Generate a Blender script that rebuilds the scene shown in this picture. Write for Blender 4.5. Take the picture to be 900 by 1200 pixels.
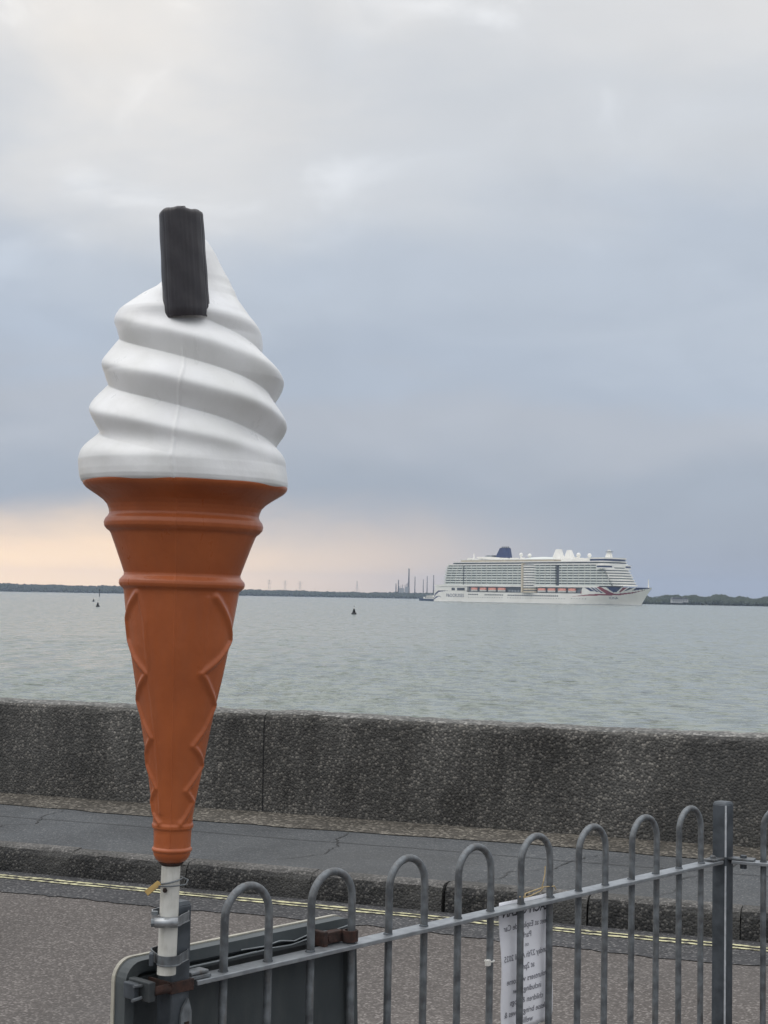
import bpy, math, random
import numpy as np
from mathutils import Vector, Matrix

rad = math.radians
for o in list(bpy.data.objects):
    bpy.data.objects.remove(o, do_unlink=True)
sc = bpy.context.scene
COL = sc.collection
rng = np.random.default_rng(7)
random.seed(7)

# ------------------------------------------------------------------ camera
EYE = 1.64
ROLL = math.atan2(16, 900)
PITCH = math.atan((699 - 600) * math.cos(ROLL) / 1800.0)
cd = bpy.data.cameras.new("camera")
cam = bpy.data.objects.new("camera", cd)
COL.objects.link(cam)
cd.sensor_fit = 'VERTICAL'
cd.sensor_height = 24.0
cd.lens = 24.0 * 1800 / 1200
cd.clip_start = 0.05
cd.clip_end = 30000
cam.location = (0, 0, EYE)
Fw = Vector((0, math.cos(PITCH), math.sin(PITCH)))
R0 = Vector((1, 0, 0))
U0 = R0.cross(Fw)
Rv = R0 * math.cos(ROLL) + U0 * math.sin(ROLL)
Uv = -R0 * math.sin(ROLL) + U0 * math.cos(ROLL)
cam.rotation_euler = Matrix((Rv, Uv, -Fw)).transposed().to_euler()
sc.camera = cam

# ------------------------------------------------------------------ exposure
sc.view_settings.view_transform = 'Standard'
sc.view_settings.look = 'None'
sc.view_settings.gamma = 1.0
sc.view_settings.use_curve_mapping = False
sc.view_settings.exposure = 0.0

# ------------------------------------------------------------------ sky and sun
SUN_EL, SUN_AZ = rad(50), rad(-100)          # azimuth from +Y, negative to the left
wd = bpy.data.worlds.new("World")
sc.world = wd
wd.use_nodes = True
nt = wd.node_tree
nt.nodes.clear()
L = nt.links.new


def N(t, **k):
    n = nt.nodes.new(t)
    for a, b in k.items():
        setattr(n, a, b)
    return n


def wmath(op, a, b=None, c=None, clamp=False):
    n = N('ShaderNodeMath', operation=op, use_clamp=clamp)
    for i, v in enumerate((a, b, c)):
        if v is None:
            continue
        if isinstance(v, (int, float)):
            n.inputs[i].default_value = v
        else:
            L(v, n.inputs[i])
    return n.outputs[0]


def wsmooth(v, lo, hi):
    n = N('ShaderNodeMapRange', interpolation_type='SMOOTHSTEP')
    L(v, n.inputs[0])
    n.inputs[1].default_value = lo
    n.inputs[2].default_value = hi
    return n.outputs[0]


def lin(r, g, b):
    f = lambda c: c / 12.92 if c <= .04045 else ((c + .055) / 1.055) ** 2.4
    return (f(r / 255), f(g / 255), f(b / 255), 1)


tc = N('ShaderNodeTexCoord')
sep = N('ShaderNodeSeparateXYZ')
L(tc.outputs['Generated'], sep.inputs[0])
zz = sep.outputs[2]
mp = N('ShaderNodeMapping')
mp.inputs['Scale'].default_value = (2.8, 2.8, 8)
mp.inputs['Location'].default_value = (3.1, 1.7, .4)
L(tc.outputs['Generated'], mp.inputs[0])
nz = N('ShaderNodeTexNoise')
nz.inputs['Scale'].default_value = 1.25
nz.inputs['Detail'].default_value = 5
nz.inputs['Roughness'].default_value = .5
nz.inputs['Distortion'].default_value = .35
L(mp.outputs[0], nz.inputs[0])
cloud = nz.outputs[0]
# soft cloud bands shift where in the overcast gradient a direction falls
zsh = wmath('ADD', zz, wmath('MULTIPLY', wmath('SUBTRACT', cloud, .5), .26))
zsh = wmath('MULTIPLY', wmath('ADD', wmath('MULTIPLY', zsh, .75), wmath('MULTIPLY', zz, .25)), 1.0, clamp=True)
ramp = N('ShaderNodeValToRGB')
cr = ramp.color_ramp
cr.interpolation = 'EASE'
stops = [(0.0, lin(164, 172, 186)), (.06, lin(167, 176, 189)), (.11, lin(182, 188, 198)), (.15, lin(179, 189, 203)),
         (.20, lin(189, 198, 210)), (.28, lin(209, 213, 218)), (.37, lin(225, 225, 225)), (.62, (1.2, 1.22, 1.25, 1)), (1.0, (1.8, 1.83, 1.9, 1))]
while len(cr.elements) < len(stops):
    cr.elements.new(.5)
for e, (p, c) in zip(cr.elements, stops):
    e.position = p
    e.color = c
L(zsh, ramp.inputs[0])


def dirdot(az, el):
    v = N('ShaderNodeVectorMath', operation='DOT_PRODUCT')
    L(tc.outputs['Generated'], v.inputs[0])
    v.inputs[1].default_value = (math.sin(az) * math.cos(el), math.cos(az) * math.cos(el), math.sin(el))
    return v.outputs['Value']


# pale break in the cloud low over the horizon where the sun sets (left, continues out of frame)
# smaller broken patches, brighter where the cloud thins
mpb = N('ShaderNodeMapping')
mpb.inputs['Scale'].default_value = (5.5, 5.5, 10)
mpb.inputs['Location'].default_value = (1.3, 4.2, 2.6)
L(tc.outputs['Generated'], mpb.inputs[0])
nzb = N('ShaderNodeTexNoise')
nzb.inputs['Scale'].default_value = 1.5
nzb.inputs['Detail'].default_value = 7
nzb.inputs['Roughness'].default_value = .5
nzb.inputs['Distortion'].default_value = .6
L(mpb.outputs[0], nzb.inputs[0])
west = wsmooth(dirdot(rad(-34), 0), math.cos(rad(44)), math.cos(rad(14)))
band = wmath('SUBTRACT', 1.0, wsmooth(wmath('ADD', zz, wmath('MULTIPLY', wmath('SUBTRACT', nzb.outputs[0], .5), .05)), .006, .068))
glow = wmath('MULTIPLY', west, band)
mx = N('ShaderNodeMix', data_type='RGBA')
L(glow, mx.inputs[0])
L(ramp.outputs[0], mx.inputs[6])
mx.inputs[7].default_value = (1.6, 1.14, .70, 1)
# thinner cloud in front of the sun
sg = wmath('POWER', wsmooth(dirdot(rad(-12), rad(26)), math.cos(rad(17)), 1.0), 1.3)
sg = wmath('MULTIPLY', sg, wsmooth(cloud, .3, .7))
mx2 = N('ShaderNodeMix', data_type='RGBA')
L(wmath('MULTIPLY', sg, .6), mx2.inputs[0])
L(mx.outputs[2], mx2.inputs[6])
mx2.inputs[7].default_value = (1.0, .93, .84, 1)
# the sky above the clouds
sky = N('ShaderNodeTexSky', sky_type='NISHITA')
sky.sun_disc = False
sky.sun_elevation = SUN_EL
sky.sun_rotation = SUN_AZ
bg1 = N('ShaderNodeBackground')
L(sky.outputs[0], bg1.inputs[0])
bg1.inputs[1].default_value = .08
hsv = N('ShaderNodeHueSaturation')
patch = wmath('ADD', .9, wmath('MULTIPLY', nzb.outputs[0], .2))
bright = wmath('MULTIPLY', wmath('MULTIPLY', wsmooth(nzb.outputs[0], .54, .74), wsmooth(zz, .12, .32)), .16)
L(wmath('ADD', patch, bright), hsv.inputs['Value'])
L(mx2.outputs[2], hsv.inputs['Color'])
bg2 = N('ShaderNodeBackground')
L(hsv.outputs[0], bg2.inputs[0])
bg2.inputs[1].default_value = 1.05
ms = N('ShaderNodeMixShader')
ms.inputs[0].default_value = .93
L(bg1.outputs[0], ms.inputs[1])
L(bg2.outputs[0], ms.inputs[2])
wo = N('ShaderNodeOutputWorld')
L(ms.outputs[0], wo.inputs[0])

sl = bpy.data.lights.new("sun", 'SUN')
sl.energy = .55
sl.angle = rad(50)
sl.color = (1, .93, .84)
so = bpy.data.objects.new("sun", sl)
COL.objects.link(so)
sdir = Vector((math.sin(SUN_AZ) * math.cos(SUN_EL), math.cos(SUN_AZ) * math.cos(SUN_EL), math.sin(SUN_EL)))
so.rotation_euler = sdir.to_track_quat('Z', 'Y').to_euler()
so.location = (0, 0, 200)

# ------------------------------------------------------------------ materials
MATS = {}


def mat(name, col, rough=.6, col2=None, nscale=8, bump=0, bscale=None, metal=0, spec=.5, detail=4, lo=.35, hi=.65, coat=0, trans=0):
    """plain procedural material: two tones mixed by noise, optional noise bump"""
    if name in MATS:
        return MATS[name]
    m = bpy.data.materials.new(name)
    m.use_nodes = True
    t = m.node_tree
    b = t.nodes['Principled BSDF']
    b.inputs['Roughness'].default_value = rough
    b.inputs['Metallic'].default_value = metal
    b.inputs['Specular IOR Level'].default_value = spec
    b.inputs['Coat Weight'].default_value = coat
    tcn = t.nodes.new('ShaderNodeTexCoord')
    n = t.nodes.new('ShaderNodeTexNoise')
    n.inputs['Scale'].default_value = nscale
    n.inputs['Detail'].default_value = detail
    t.links.new(tcn.outputs['Object'], n.inputs[0])
    r = t.nodes.new('ShaderNodeMapRange')
    r.inputs[1].default_value = lo
    r.inputs[2].default_value = hi
    t.links.new(n.outputs[0], r.inputs[0])
    x = t.nodes.new('ShaderNodeMix')
    x.data_type = 'RGBA'
    t.links.new(r.outputs[0], x.inputs[0])
    c2 = col2 or tuple(c * .85 for c in col)
    x.inputs[6].default_value = (*col, 1)
    x.inputs[7].default_value = (*c2, 1)
    t.links.new(x.outputs[2], b.inputs['Base Color'])
    if bump:
        n2 = t.nodes.new('ShaderNodeTexNoise')
        n2.inputs['Scale'].default_value = bscale or nscale
        n2.inputs['Detail'].default_value = 5
        t.links.new(tcn.outputs['Object'], n2.inputs[0])
        bp = t.nodes.new('ShaderNodeBump')
        bp.inputs['Strength'].default_value = 1.0
        bp.inputs['Distance'].default_value = bump
        t.links.new(n2.outputs[0], bp.inputs['Height'])
        t.links.new(bp.outputs[0], b.inputs['Normal'])
    MATS[name] = m
    return m


def aggregate(name, dark, mid, light, cell, light_amt, stain, rough=.9, bump=.004, stainscale=1.2, patch=None, coord='Object', patch_scale=.35, streak=0):
    """stones in a matrix: voronoi cells with a random tone each, broad staining over them"""
    m = bpy.data.materials.new(name)
    m.use_nodes = True
    t = m.node_tree
    b = t.nodes['Principled BSDF']
    b.inputs['Roughness'].default_value = rough
    b.inputs['Specular IOR Level'].default_value = .25
    T = t.nodes.new
    K = t.links.new
    tcn = T('ShaderNodeTexCoord')
    src = tcn.outputs[coord]
    v = T('ShaderNodeTexVoronoi')
    v.inputs['Scale'].default_value = cell
    K(src, v.inputs['Vector'])
    sp = T('ShaderNodeSeparateColor')
    K(v.outputs['Color'], sp.inputs[0])
    r1 = T('ShaderNodeValToRGB')
    e = r1.color_ramp.elements
    e[0].position = 0
    e[0].color = (*dark, 1)
    e[1].position = 1
    e[1].color = (*light, 1)
    q = r1.color_ramp.elements.new(1 - light_amt - .12)
    q.color = (*mid, 1)
    q = r1.color_ramp.elements.new(1 - light_amt)
    q.color = (*[a * .7 + c * .3 for a, c in zip(light, mid)], 1)
    K(sp.outputs[0], r1.inputs[0])
    # dark matrix between stones
    dm = T('ShaderNodeMapRange')
    dm.inputs[1].default_value = .45
    dm.inputs[2].default_value = .85
    K(v.outputs['Distance'], dm.inputs[0])
    x = T('ShaderNodeMix')
    x.data_type = 'RGBA'
    K(dm.outputs[0], x.inputs[0])
    K(r1.outputs[0], x.inputs[6])
    x.inputs[7].default_value = (*dark, 1)
    n = T('ShaderNodeTexNoise')
    n.inputs['Scale'].default_value = stainscale
    n.inputs['Detail'].default_value = 7
    n.inputs['Roughness'].default_value = .65
    K(src, n.inputs[0])
    mr = T('ShaderNodeMapRange')
    mr.inputs[1].default_value = .3
    mr.inputs[2].default_value = .7
    mr.inputs[3].default_value = 1 - stain
    mr.inputs[4].default_value = 1 + stain
    K(n.outputs[0], mr.inputs[0])
    hs = T('ShaderNodeHueSaturation')
    K(mr.outputs[0], hs.inputs['Value'])
    K(x.outputs[2], hs.inputs['Color'])
    out = hs.outputs[0]
    if streak:
        mp4 = T('ShaderNodeMapping')
        mp4.inputs['Scale'].default_value = (5.5, 1.0, .7)
        K(src, mp4.inputs[0])
        n4 = T('ShaderNodeTexNoise')
        n4.inputs['Scale'].default_value = 1.0
        n4.inputs['Detail'].default_value = 6
        K(mp4.outputs[0], n4.inputs[0])
        m4 = T('ShaderNodeMapRange')
        m4.inputs[1].default_value = .35
        m4.inputs[2].default_value = .65
        m4.inputs[3].default_value = 1 - streak
        m4.inputs[4].default_value = 1 + streak
        K(n4.outputs[0], m4.inputs[0])
        h4 = T('ShaderNodeHueSaturation')
        K(m4.outputs[0], h4.inputs['Value'])
        K(out, h4.inputs['Color'])
        out = h4.outputs[0]
    if patch:
        n3 = T('ShaderNodeTexNoise')
        n3.inputs['Scale'].default_value = patch_scale
        n3.inputs['Detail'].default_value = 6
        K(src, n3.inputs[0])
        m3 = T('ShaderNodeMapRange')
        m3.inputs[1].default_value = .52
        m3.inputs[2].default_value = .68
        m3.inputs[4].default_value = .55
        K(n3.outputs[0], m3.inputs[0])
        x3 = T('ShaderNodeMix')
        x3.data_type = 'RGBA'
        K(m3.outputs[0], x3.inputs[0])
        K(out, x3.inputs[6])
        x3.inputs[7].default_value = (*patch, 1)
        out = x3.outputs[2]
    K(out, b.inputs['Base Color'])
    bp = T('ShaderNodeBump')
    bp.inputs['Distance'].default_value = bump
    bp.invert = True
    K(v.outputs['Distance'], bp.inputs['Height'])
    K(bp.outputs[0], b.inputs['Normal'])
    MATS[name] = m
    return m


M_swirl = mat('swirl_plastic', (.82, .82, .82), .30, (.73, .73, .71), 9, bump=.0012, bscale=26, spec=.45)
M_cone = mat('cone_paint', (.43, .116, .037), .30, (.36, .094, .030), 11, bump=.0008, bscale=60, spec=.4)
M_flake = mat('flake_plastic', (.026, .023, .027), .38, (.036, .032, .035), 25, bump=.0004, bscale=50)
M_pole = mat('pole_white_paint', (.62, .61, .56), .45, (.42, .41, .36), 30, bump=.0006, bscale=60, lo=.45, hi=.8)
M_galv = mat('galvanised_steel', (.20, .218, .23), .48, (.09, .098, .105), 38, bump=.0005, bscale=120, metal=.35)
M_rail = mat('galvanised_rail', (.34, .36, .375), .38, (.25, .265, .28), 45, bump=.0004, bscale=120, metal=.55)
M_galv_dark = mat('galvanised_post', (.085, .097, .11), .5, (.05, .058, .066), 30, bump=.0006, bscale=90, metal=.3)
M_galv_pale = mat('worn_zinc_highlight', (.62, .64, .66), .45, (.45, .47, .49), 60, metal=.2)  # worn zinc, with the highlight along the post arris put into the colour
M_band = mat('band_steel', (.42, .44, .45), .35, (.28, .29, .30), 60, metal=.7)
M_rust = mat('rusty_steel', (.050, .022, .015), .85, (.02, .012, .01), 60, bump=.002, bscale=90)
M_board = mat('board_grey', (.068, .080, .084), .5, (.048, .057, .061), 7, bump=.0005, bscale=50)
M_board_rim = mat('board_cream_rim', (.46, .44, .36), .5, (.33, .31, .26), 20)
M_board_dark = mat('board_channel', (.035, .04, .042), .6, (.05, .056, .058), 20)
M_scratch = mat('dried_sealant', (.32, .35, .36), .6)
M_paper = mat('paper', (.84, .84, .87), .6, (.79, .79, .83), 12, bump=.0012, bscale=14)
M_ink = mat('ink', (.24, .24, .27), .7)
M_ink_bold = mat('ink_bold', (.09, .09, .10), .7)
M_twine = mat('twine', (.45, .34, .18), .8)
M_tie = mat('cable_tie_plastic', (.72, .70, .65), .4)
M_tag = mat('brass_tag', (.42, .28, .08), .5, (.25, .16, .05), 40)
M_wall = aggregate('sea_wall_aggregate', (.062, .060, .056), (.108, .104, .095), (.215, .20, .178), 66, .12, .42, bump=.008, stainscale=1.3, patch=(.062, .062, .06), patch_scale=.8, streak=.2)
M_wall_joint = mat('joint_filler', (.03, .03, .03), .9)
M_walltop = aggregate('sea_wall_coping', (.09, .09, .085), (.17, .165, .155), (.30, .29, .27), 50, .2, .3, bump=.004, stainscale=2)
M_pave = aggregate('footway_asphalt', (.070, .074, .078), (.100, .105, .109), (.17, .17, .167), 100, .07, .28, bump=.004, stainscale=1.1, patch=(.085, .086, .085))
M_strip = aggregate('gravel_strip', (.07, .064, .055), (.125, .114, .097), (.25, .228, .192), 50, .22, .35, bump=.012, stainscale=3)
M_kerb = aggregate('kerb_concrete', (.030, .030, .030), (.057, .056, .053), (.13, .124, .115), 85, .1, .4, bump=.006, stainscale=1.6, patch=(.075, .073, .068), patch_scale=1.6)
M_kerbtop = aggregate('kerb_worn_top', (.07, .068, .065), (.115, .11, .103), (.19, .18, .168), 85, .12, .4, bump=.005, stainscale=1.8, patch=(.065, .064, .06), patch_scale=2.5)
M_road = aggregate('road_chippings', (.090, .080, .074), (.142, .128, .118), (.245, .222, .206), 95, .14, .2, bump=.005, stainscale=.7, patch=(.10, .094, .09), patch_scale=.5)
M_gutter = aggregate('channel_asphalt', (.045, .045, .047), (.075, .075, .077), (.17, .165, .16), 80, .1, .25, bump=.005, stainscale=1.3)
M_crack = mat('crack_fill', (.03, .03, .03), .95, (.055, .055, .055), 12)


def add_streaks(m, dirt, amt, sc3):
    t = m.node_tree
    b = t.nodes['Principled BSDF']
    src = b.inputs['Base Color'].links[0].from_socket
    tcn = t.nodes.new('ShaderNodeTexCoord')
    mpn = t.nodes.new('ShaderNodeMapping')
    mpn.inputs['Scale'].default_value = sc3
    t.links.new(tcn.outputs['Object'], mpn.inputs[0])
    n = t.nodes.new('ShaderNodeTexNoise')
    n.inputs['Scale'].default_value = 1
    n.inputs['Detail'].default_value = 7
    n.inputs['Roughness'].default_value = .7
    t.links.new(mpn.outputs[0], n.inputs[0])
    r = t.nodes.new('ShaderNodeMapRange')
    r.inputs[1].default_value = .48
    r.inputs[2].default_value = .78
    r.inputs[4].default_value = amt
    t.links.new(n.outputs[0], r.inputs[0])
    x = t.nodes.new('ShaderNodeMix')
    x.data_type = 'RGBA'
    t.links.new(r.outputs[0], x.inputs[0])
    t.links.new(src, x.inputs[6])
    x.inputs[7].default_value = (*dirt, 1)
    t.links.new(x.outputs[2], b.inputs['Base Color'])
    # worn patches are duller
    r2 = t.nodes.new('ShaderNodeMapRange')
    r2.inputs[1].default_value = .3
    r2.inputs[2].default_value = .7
    r2.inputs[3].default_value = b.inputs['Roughness'].default_value - .06
    r2.inputs[4].default_value = b.inputs['Roughness'].default_value + .18
    t.links.new(n.outputs[0], r2.inputs[0])
    t.links.new(r2.outputs[0], b.inputs['Roughness'])


add_streaks(M_swirl, (.60, .60, .57), .3, (26, 26, 5))
add_streaks(M_cone, (.24, .085, .04), .3, (30, 30, 4))
add_streaks(M_galv, (.10, .075, .055), .7, (60, 60, 14))
add_streaks(M_pole, (.25, .23, .18), .6, (50, 50, 9))
add_streaks(M_board, (.11, .12, .115), .7, (14, 14, 4))


def yellow_paint():
    m = bpy.data.materials.new('yellow_road_paint')
    m.use_nodes = True
    t = m.node_tree
    b = t.nodes['Principled BSDF']
    b.inputs['Roughness'].default_value = .75
    tcn = t.nodes.new('ShaderNodeTexCoord')
    n = t.nodes.new('ShaderNodeTexNoise')
    n.inputs['Scale'].default_value = 26
    n.inputs['Detail'].default_value = 6
    t.links.new(tcn.outputs['Object'], n.inputs[0])
    r = t.nodes.new('ShaderNodeValToRGB')
    r.color_ramp.elements[0].position = .40
    r.color_ramp.elements[0].color = (.13, .12, .09, 1)
    r.color_ramp.elements[1].position = .56
    r.color_ramp.elements[1].color = (.56, .53, .32, 1)
    t.links.new(n.outputs[0], r.inputs[0])
    t.links.new(r.outputs[0], b.inputs['Base Color'])
    return m


M_yellow = yellow_paint()


def sea_mat():
    m = bpy.data.materials.new('sea_water')
    m.use_nodes = True
    t = m.node_tree
    b = t.nodes['Principled BSDF']
    b.inputs['Base Color'].default_value = (.105, .135, .125, 1)
    b.inputs['Roughness'].default_value = .16
    b.inputs['IOR'].default_value = 1.333
    tcn = t.nodes.new('ShaderNodeTexCoord')
    mpn = t.nodes.new('ShaderNodeMapping')
    mpn.inputs['Scale'].default_value = (.5, 1.0, 1)
    mpn.inputs['Rotation'].default_value = (0, 0, .08)
    t.links.new(tcn.outputs['Object'], mpn.inputs[0])
    n = t.nodes.new('ShaderNodeTexNoise')          # slopes of the small wavelets
    n.inputs['Scale'].default_value = 1.5
    n.inputs['Detail'].default_value = 3
    n.inputs['Roughness'].default_value = .6
    t.links.new(mpn.outputs[0], n.inputs[0])
    mpg = t.nodes.new('ShaderNodeMapping')         # cat's-paws: streaks of stronger and weaker ripple
    mpg.inputs['Scale'].default_value = (.62, .10, 1)
    t.links.new(tcn.outputs['Object'], mpg.inputs[0])
    ng = t.nodes.new('ShaderNodeTexNoise')
    ng.inputs['Scale'].default_value = 1.0
    ng.inputs['Detail'].default_value = 3
    ng.inputs['Roughness'].default_value = .7
    t.links.new(mpg.outputs[0], ng.inputs[0])
    gr = t.nodes.new('ShaderNodeMapRange')
    gr.inputs[1].default_value = .40
    gr.inputs[2].default_value = .68
    gr.inputs[3].default_value = .35
    gr.inputs[4].default_value = 2.6
    t.links.new(ng.outputs[0], gr.inputs[0])

    def vm(op, x, y):
        q = t.nodes.new('ShaderNodeVectorMath')
        q.operation = op
        for i, v in enumerate((x, y)):
            if v is None:
                continue
            if isinstance(v, tuple):
                q.inputs[i].default_value = v
            else:
                t.links.new(v, q.inputs[i])
        return q
    pert = vm('MULTIPLY', vm('SUBTRACT', n.outputs['Color'], (.5, .5, .5)).outputs[0], (1.5, 3.4, 0))
    sc1 = t.nodes.new('ShaderNodeVectorMath')
    sc1.operation = 'SCALE'
    t.links.new(pert.outputs[0], sc1.inputs[0])
    t.links.new(gr.outputs[0], sc1.inputs['Scale'])
    geo = t.nodes.new('ShaderNodeNewGeometry')
    nn = vm('NORMALIZE', vm('ADD', geo.outputs['Normal'], sc1.outputs[0]).outputs[0], None)
    t.links.new(nn.outputs[0], b.inputs['Normal'])
    # broad patches of silty water
    n2 = t.nodes.new('ShaderNodeTexNoise')
    n2.inputs['Scale'].default_value = .02
    n2.inputs['Detail'].default_value = 4
    t.links.new(mpn.outputs[0], n2.inputs[0])
    r = t.nodes.new('ShaderNodeMix')
    r.data_type = 'RGBA'
    t.links.new(n2.outputs[0], r.inputs[0])
    r.inputs[6].default_value = (.175, .20, .176, 1)
    r.inputs[7].default_value = (.21, .235, .208, 1)
    t.links.new(r.outputs[2], b.inputs['Base Color'])
    return m


M_sea = sea_mat()
M_foam = mat('sea_foam', (.75, .77, .77), .8, (.5, .54, .54), .5)
M_wood = mat('distant_foliage', (.035, .045, .028), .95, (.05, .06, .036), .05, spec=.1)
M_land = mat('distant_ground', (.04, .05, .03), .95, (.06, .06, .04), .02, spec=.1)
M_ship_white = mat('ship_white_paint', (.87, .85, .79), .4, (.80, .78, .72), .08, spec=.4)
M_ship_deck = mat('ship_balcony_glass', (.74, .76, .70), .3, (.66, .69, .64), .12)
M_ship_dark = mat('ship_dark_recess', (.045, .055, .065), .35, (.09, .10, .11), .25)
M_cabin = mat('cabin_glass', (.075, .09, .095), .3, (.14, .15, .145), .35)
M_ship_navy = mat('ship_navy', (.022, .04, .125), .4, (.018, .03, .09), .2)
M_ship_red = mat('ship_red', (.26, .03, .045), .45, (.2, .025, .035), .2)
M_ship_grey = mat('ship_grey', (.30, .32, .34), .5, (.2, .22, .24), .3)
M_ship_cream = mat('ship_cream', (.68, .60, .45), .5, (.6, .52, .40), .3)
M_lb_orange = mat('lifeboat_orange', (.72, .30, .22), .5, (.66, .27, .2), .6)
M_ferry_blue = mat('ferry_blue', (.05, .08, .14), .5)
M_stack = mat('chimney_concrete', (.16, .15, .15), .9, (.12, .11, .11), .05)
M_steel_far = mat('lattice_steel', (.2, .21, .22), .7)
M_buoy_dark = mat('buoy_dark', (.02, .022, .024), .6)
M_buoy_pale = mat('buoy_pale', (.6, .6, .58), .6)
M_house = mat('house_white_wall', (.45, .45, .44), .8)
M_slate = mat('house_slate_roof', (.11, .11, .12), .8)

# ------------------------------------------------------------------ mesh helpers


def tag(o, label=None, cat=None, group=None, kind=None):
    for k, v in (('label', label), ('category', cat), ('group', group), ('kind', kind)):
        if v:
            o[k] = v
    return o


def empty(name, loc=(0, 0, 0), rz=0, rot=None):
    o = bpy.data.objects.new(name, None)
    o.empty_display_size = .1
    COL.objects.link(o)
    o.location = loc
    o.rotation_euler = rot if rot else (0, 0, rz)
    return o


class MB:
    def __init__(s):
        s.v, s.f, s.m = [], [], []

    def add(s, vs, fs, mi=0):
        k = len(s.v)
        s.v += [tuple(map(float, p)) for p in vs]
        s.f += [tuple(int(i) + k for i in f) for f in fs]
        s.m += [mi] * len(fs)
        return s

    def box(s, x0, x1, y0, y1, z0, z1, mi=0):
        return s.add([(x0, y0, z0), (x1, y0, z0), (x1, y1, z0), (x0, y1, z0), (x0, y0, z1), (x1, y0, z1), (x1, y1, z1), (x0, y1, z1)],
                     [(3, 2, 1, 0), (4, 5, 6, 7), (0, 1, 5, 4), (1, 2, 6, 5), (2, 3, 7, 6), (3, 0, 4, 7)], mi)

    def prism(s, pts, z0, z1, mi=0, pts2=None):
        """polygon (counter-clockwise) in xy, extruded z0..z1; pts2 = polygon at the top"""
        n = len(pts)
        p2 = pts2 or pts
        vs = [(x, y, z0) for x, y in pts] + [(x, y, z1) for x, y in p2]
        return s.add(vs, [tuple(range(n))[::-1], tuple(range(n, 2 * n))] + [(i, (i + 1) % n, n + (i + 1) % n, n + i) for i in range(n)], mi)

    def prism_y(s, pts, y0, y1, mi=0):
        """polygon in xz extruded along y"""
        n = len(pts)
        vs = [(x, y0, z) for x, z in pts] + [(x, y1, z) for x, z in pts]
        return s.add(vs, [tuple(range(n)), tuple(range(n, 2 * n))[::-1]] + [(i, n + i, n + (i + 1) % n, (i + 1) % n) for i in range(n)], mi)

    def tube(s, path, r, n=10, mi=0, cap=True, flat=None):
        P = [Vector(p) for p in path]
        rs = r if hasattr(r, '__len__') else [r] * len(P)
        vs, fs = [], []
        ref = None
        for i, p in enumerate(P):
            d = (P[min(i + 1, len(P) - 1)] - P[max(i - 1, 0)]).normalized()
            if ref is None:
                ref = Vector((0, 0, 1)) if abs(d.z) < .9 else Vector((1, 0, 0))
            a = (ref - d * ref.dot(d)).normalized()
            ref = a
            b = d.cross(a)
            for k in range(n):
                t = 2 * math.pi * k / n
                vs.append(p + (a * math.cos(t) + b * math.sin(t)) * rs[i])
        for i in range(len(P) - 1):
            for k in range(n):
                k2 = (k + 1) % n
                fs.append((i * n + k, i * n + k2, (i + 1) * n + k2, (i + 1) * n + k))
        if cap:
            fs.append(tuple(range(n))[::-1])
            fs.append(tuple(range((len(P) - 1) * n, len(P) * n)))
        return s.add(vs, fs, mi)

    def lathe(s, prof, n=24, cx=0, cy=0, mi=0):
        vs = [(cx + r * math.cos(2 * math.pi * k / n), cy + r * math.sin(2 * math.pi * k / n), z) for r, z in prof for k in range(n)]
        fs = []
        for i in range(len(prof) - 1):
            for k in range(n):
                k2 = (k + 1) % n
                fs.append((i * n + k, i * n + k2, (i + 1) * n + k2, (i + 1) * n + k))
        fs.append(tuple(range(n))[::-1])
        fs.append(tuple(range((len(prof) - 1) * n, len(prof) * n)))
        return s.add(vs, fs, mi)

    def xf(s, M):
        s.v = [tuple(M @ Vector(p)) for p in s.v]
        return s

    def build(s, name, mats, parent=None, smooth=False, bevel=0, loc=None, rz=0, seg=2):
        me = bpy.data.meshes.new(name)
        me.from_pydata(s.v, [], s.f)
        return finish(name, me, mats, parent, smooth, bevel, loc, rz, s.m, seg)


def finish(name, me, mats, parent=None, smooth=False, bevel=0, loc=None, rz=0, mi=None, seg=2):
    mats = mats if isinstance(mats, (list, tuple)) else [mats]
    for m in mats:
        me.materials.append(m)
    if mi is not None and len(mats) > 1:
        me.polygons.foreach_set('material_index', np.asarray(mi, dtype=np.int32))
    if smooth:
        me.polygons.foreach_set('use_smooth', np.ones(len(me.polygons), bool))
    me.update()
    o = bpy.data.objects.new(name, me)
    COL.objects.link(o)
    if parent:
        o.parent = parent
    if loc is not None:
        o.location = loc
    o.rotation_euler.z = rz
    if bevel:
        b = o.modifiers.new('bevel', 'BEVEL')
        b.width = bevel
        b.segments = seg
        b.limit_method = 'ANGLE'
    return o


def np_mesh(name, V, F):
    me = bpy.data.meshes.new(name)
    V = np.asarray(V, np.float32)
    F = np.asarray(F, np.int32)
    k = F.shape[1]
    me.vertices.add(len(V))
    me.vertices.foreach_set('co', V.ravel())
    me.loops.add(F.size)
    me.loops.foreach_set('vertex_index', F.ravel())
    me.polygons.add(len(F))
    me.polygons.foreach_set('loop_start', np.arange(0, F.size, k, dtype=np.int32))
    me.polygons.foreach_set('loop_total', np.full(len(F), k, np.int32))
    me.update(calc_edges=True)
    return me


def grid_faces(nr, nc, wrap=False):
    i, j = np.meshgrid(np.arange(nr - 1), np.arange(nc if wrap else nc - 1), indexing='ij')
    j2 = (j + 1) % nc
    return np.stack([i * nc + j, i * nc + j2, (i + 1) * nc + j2, (i + 1) * nc + j], -1).reshape(-1, 4)


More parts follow.
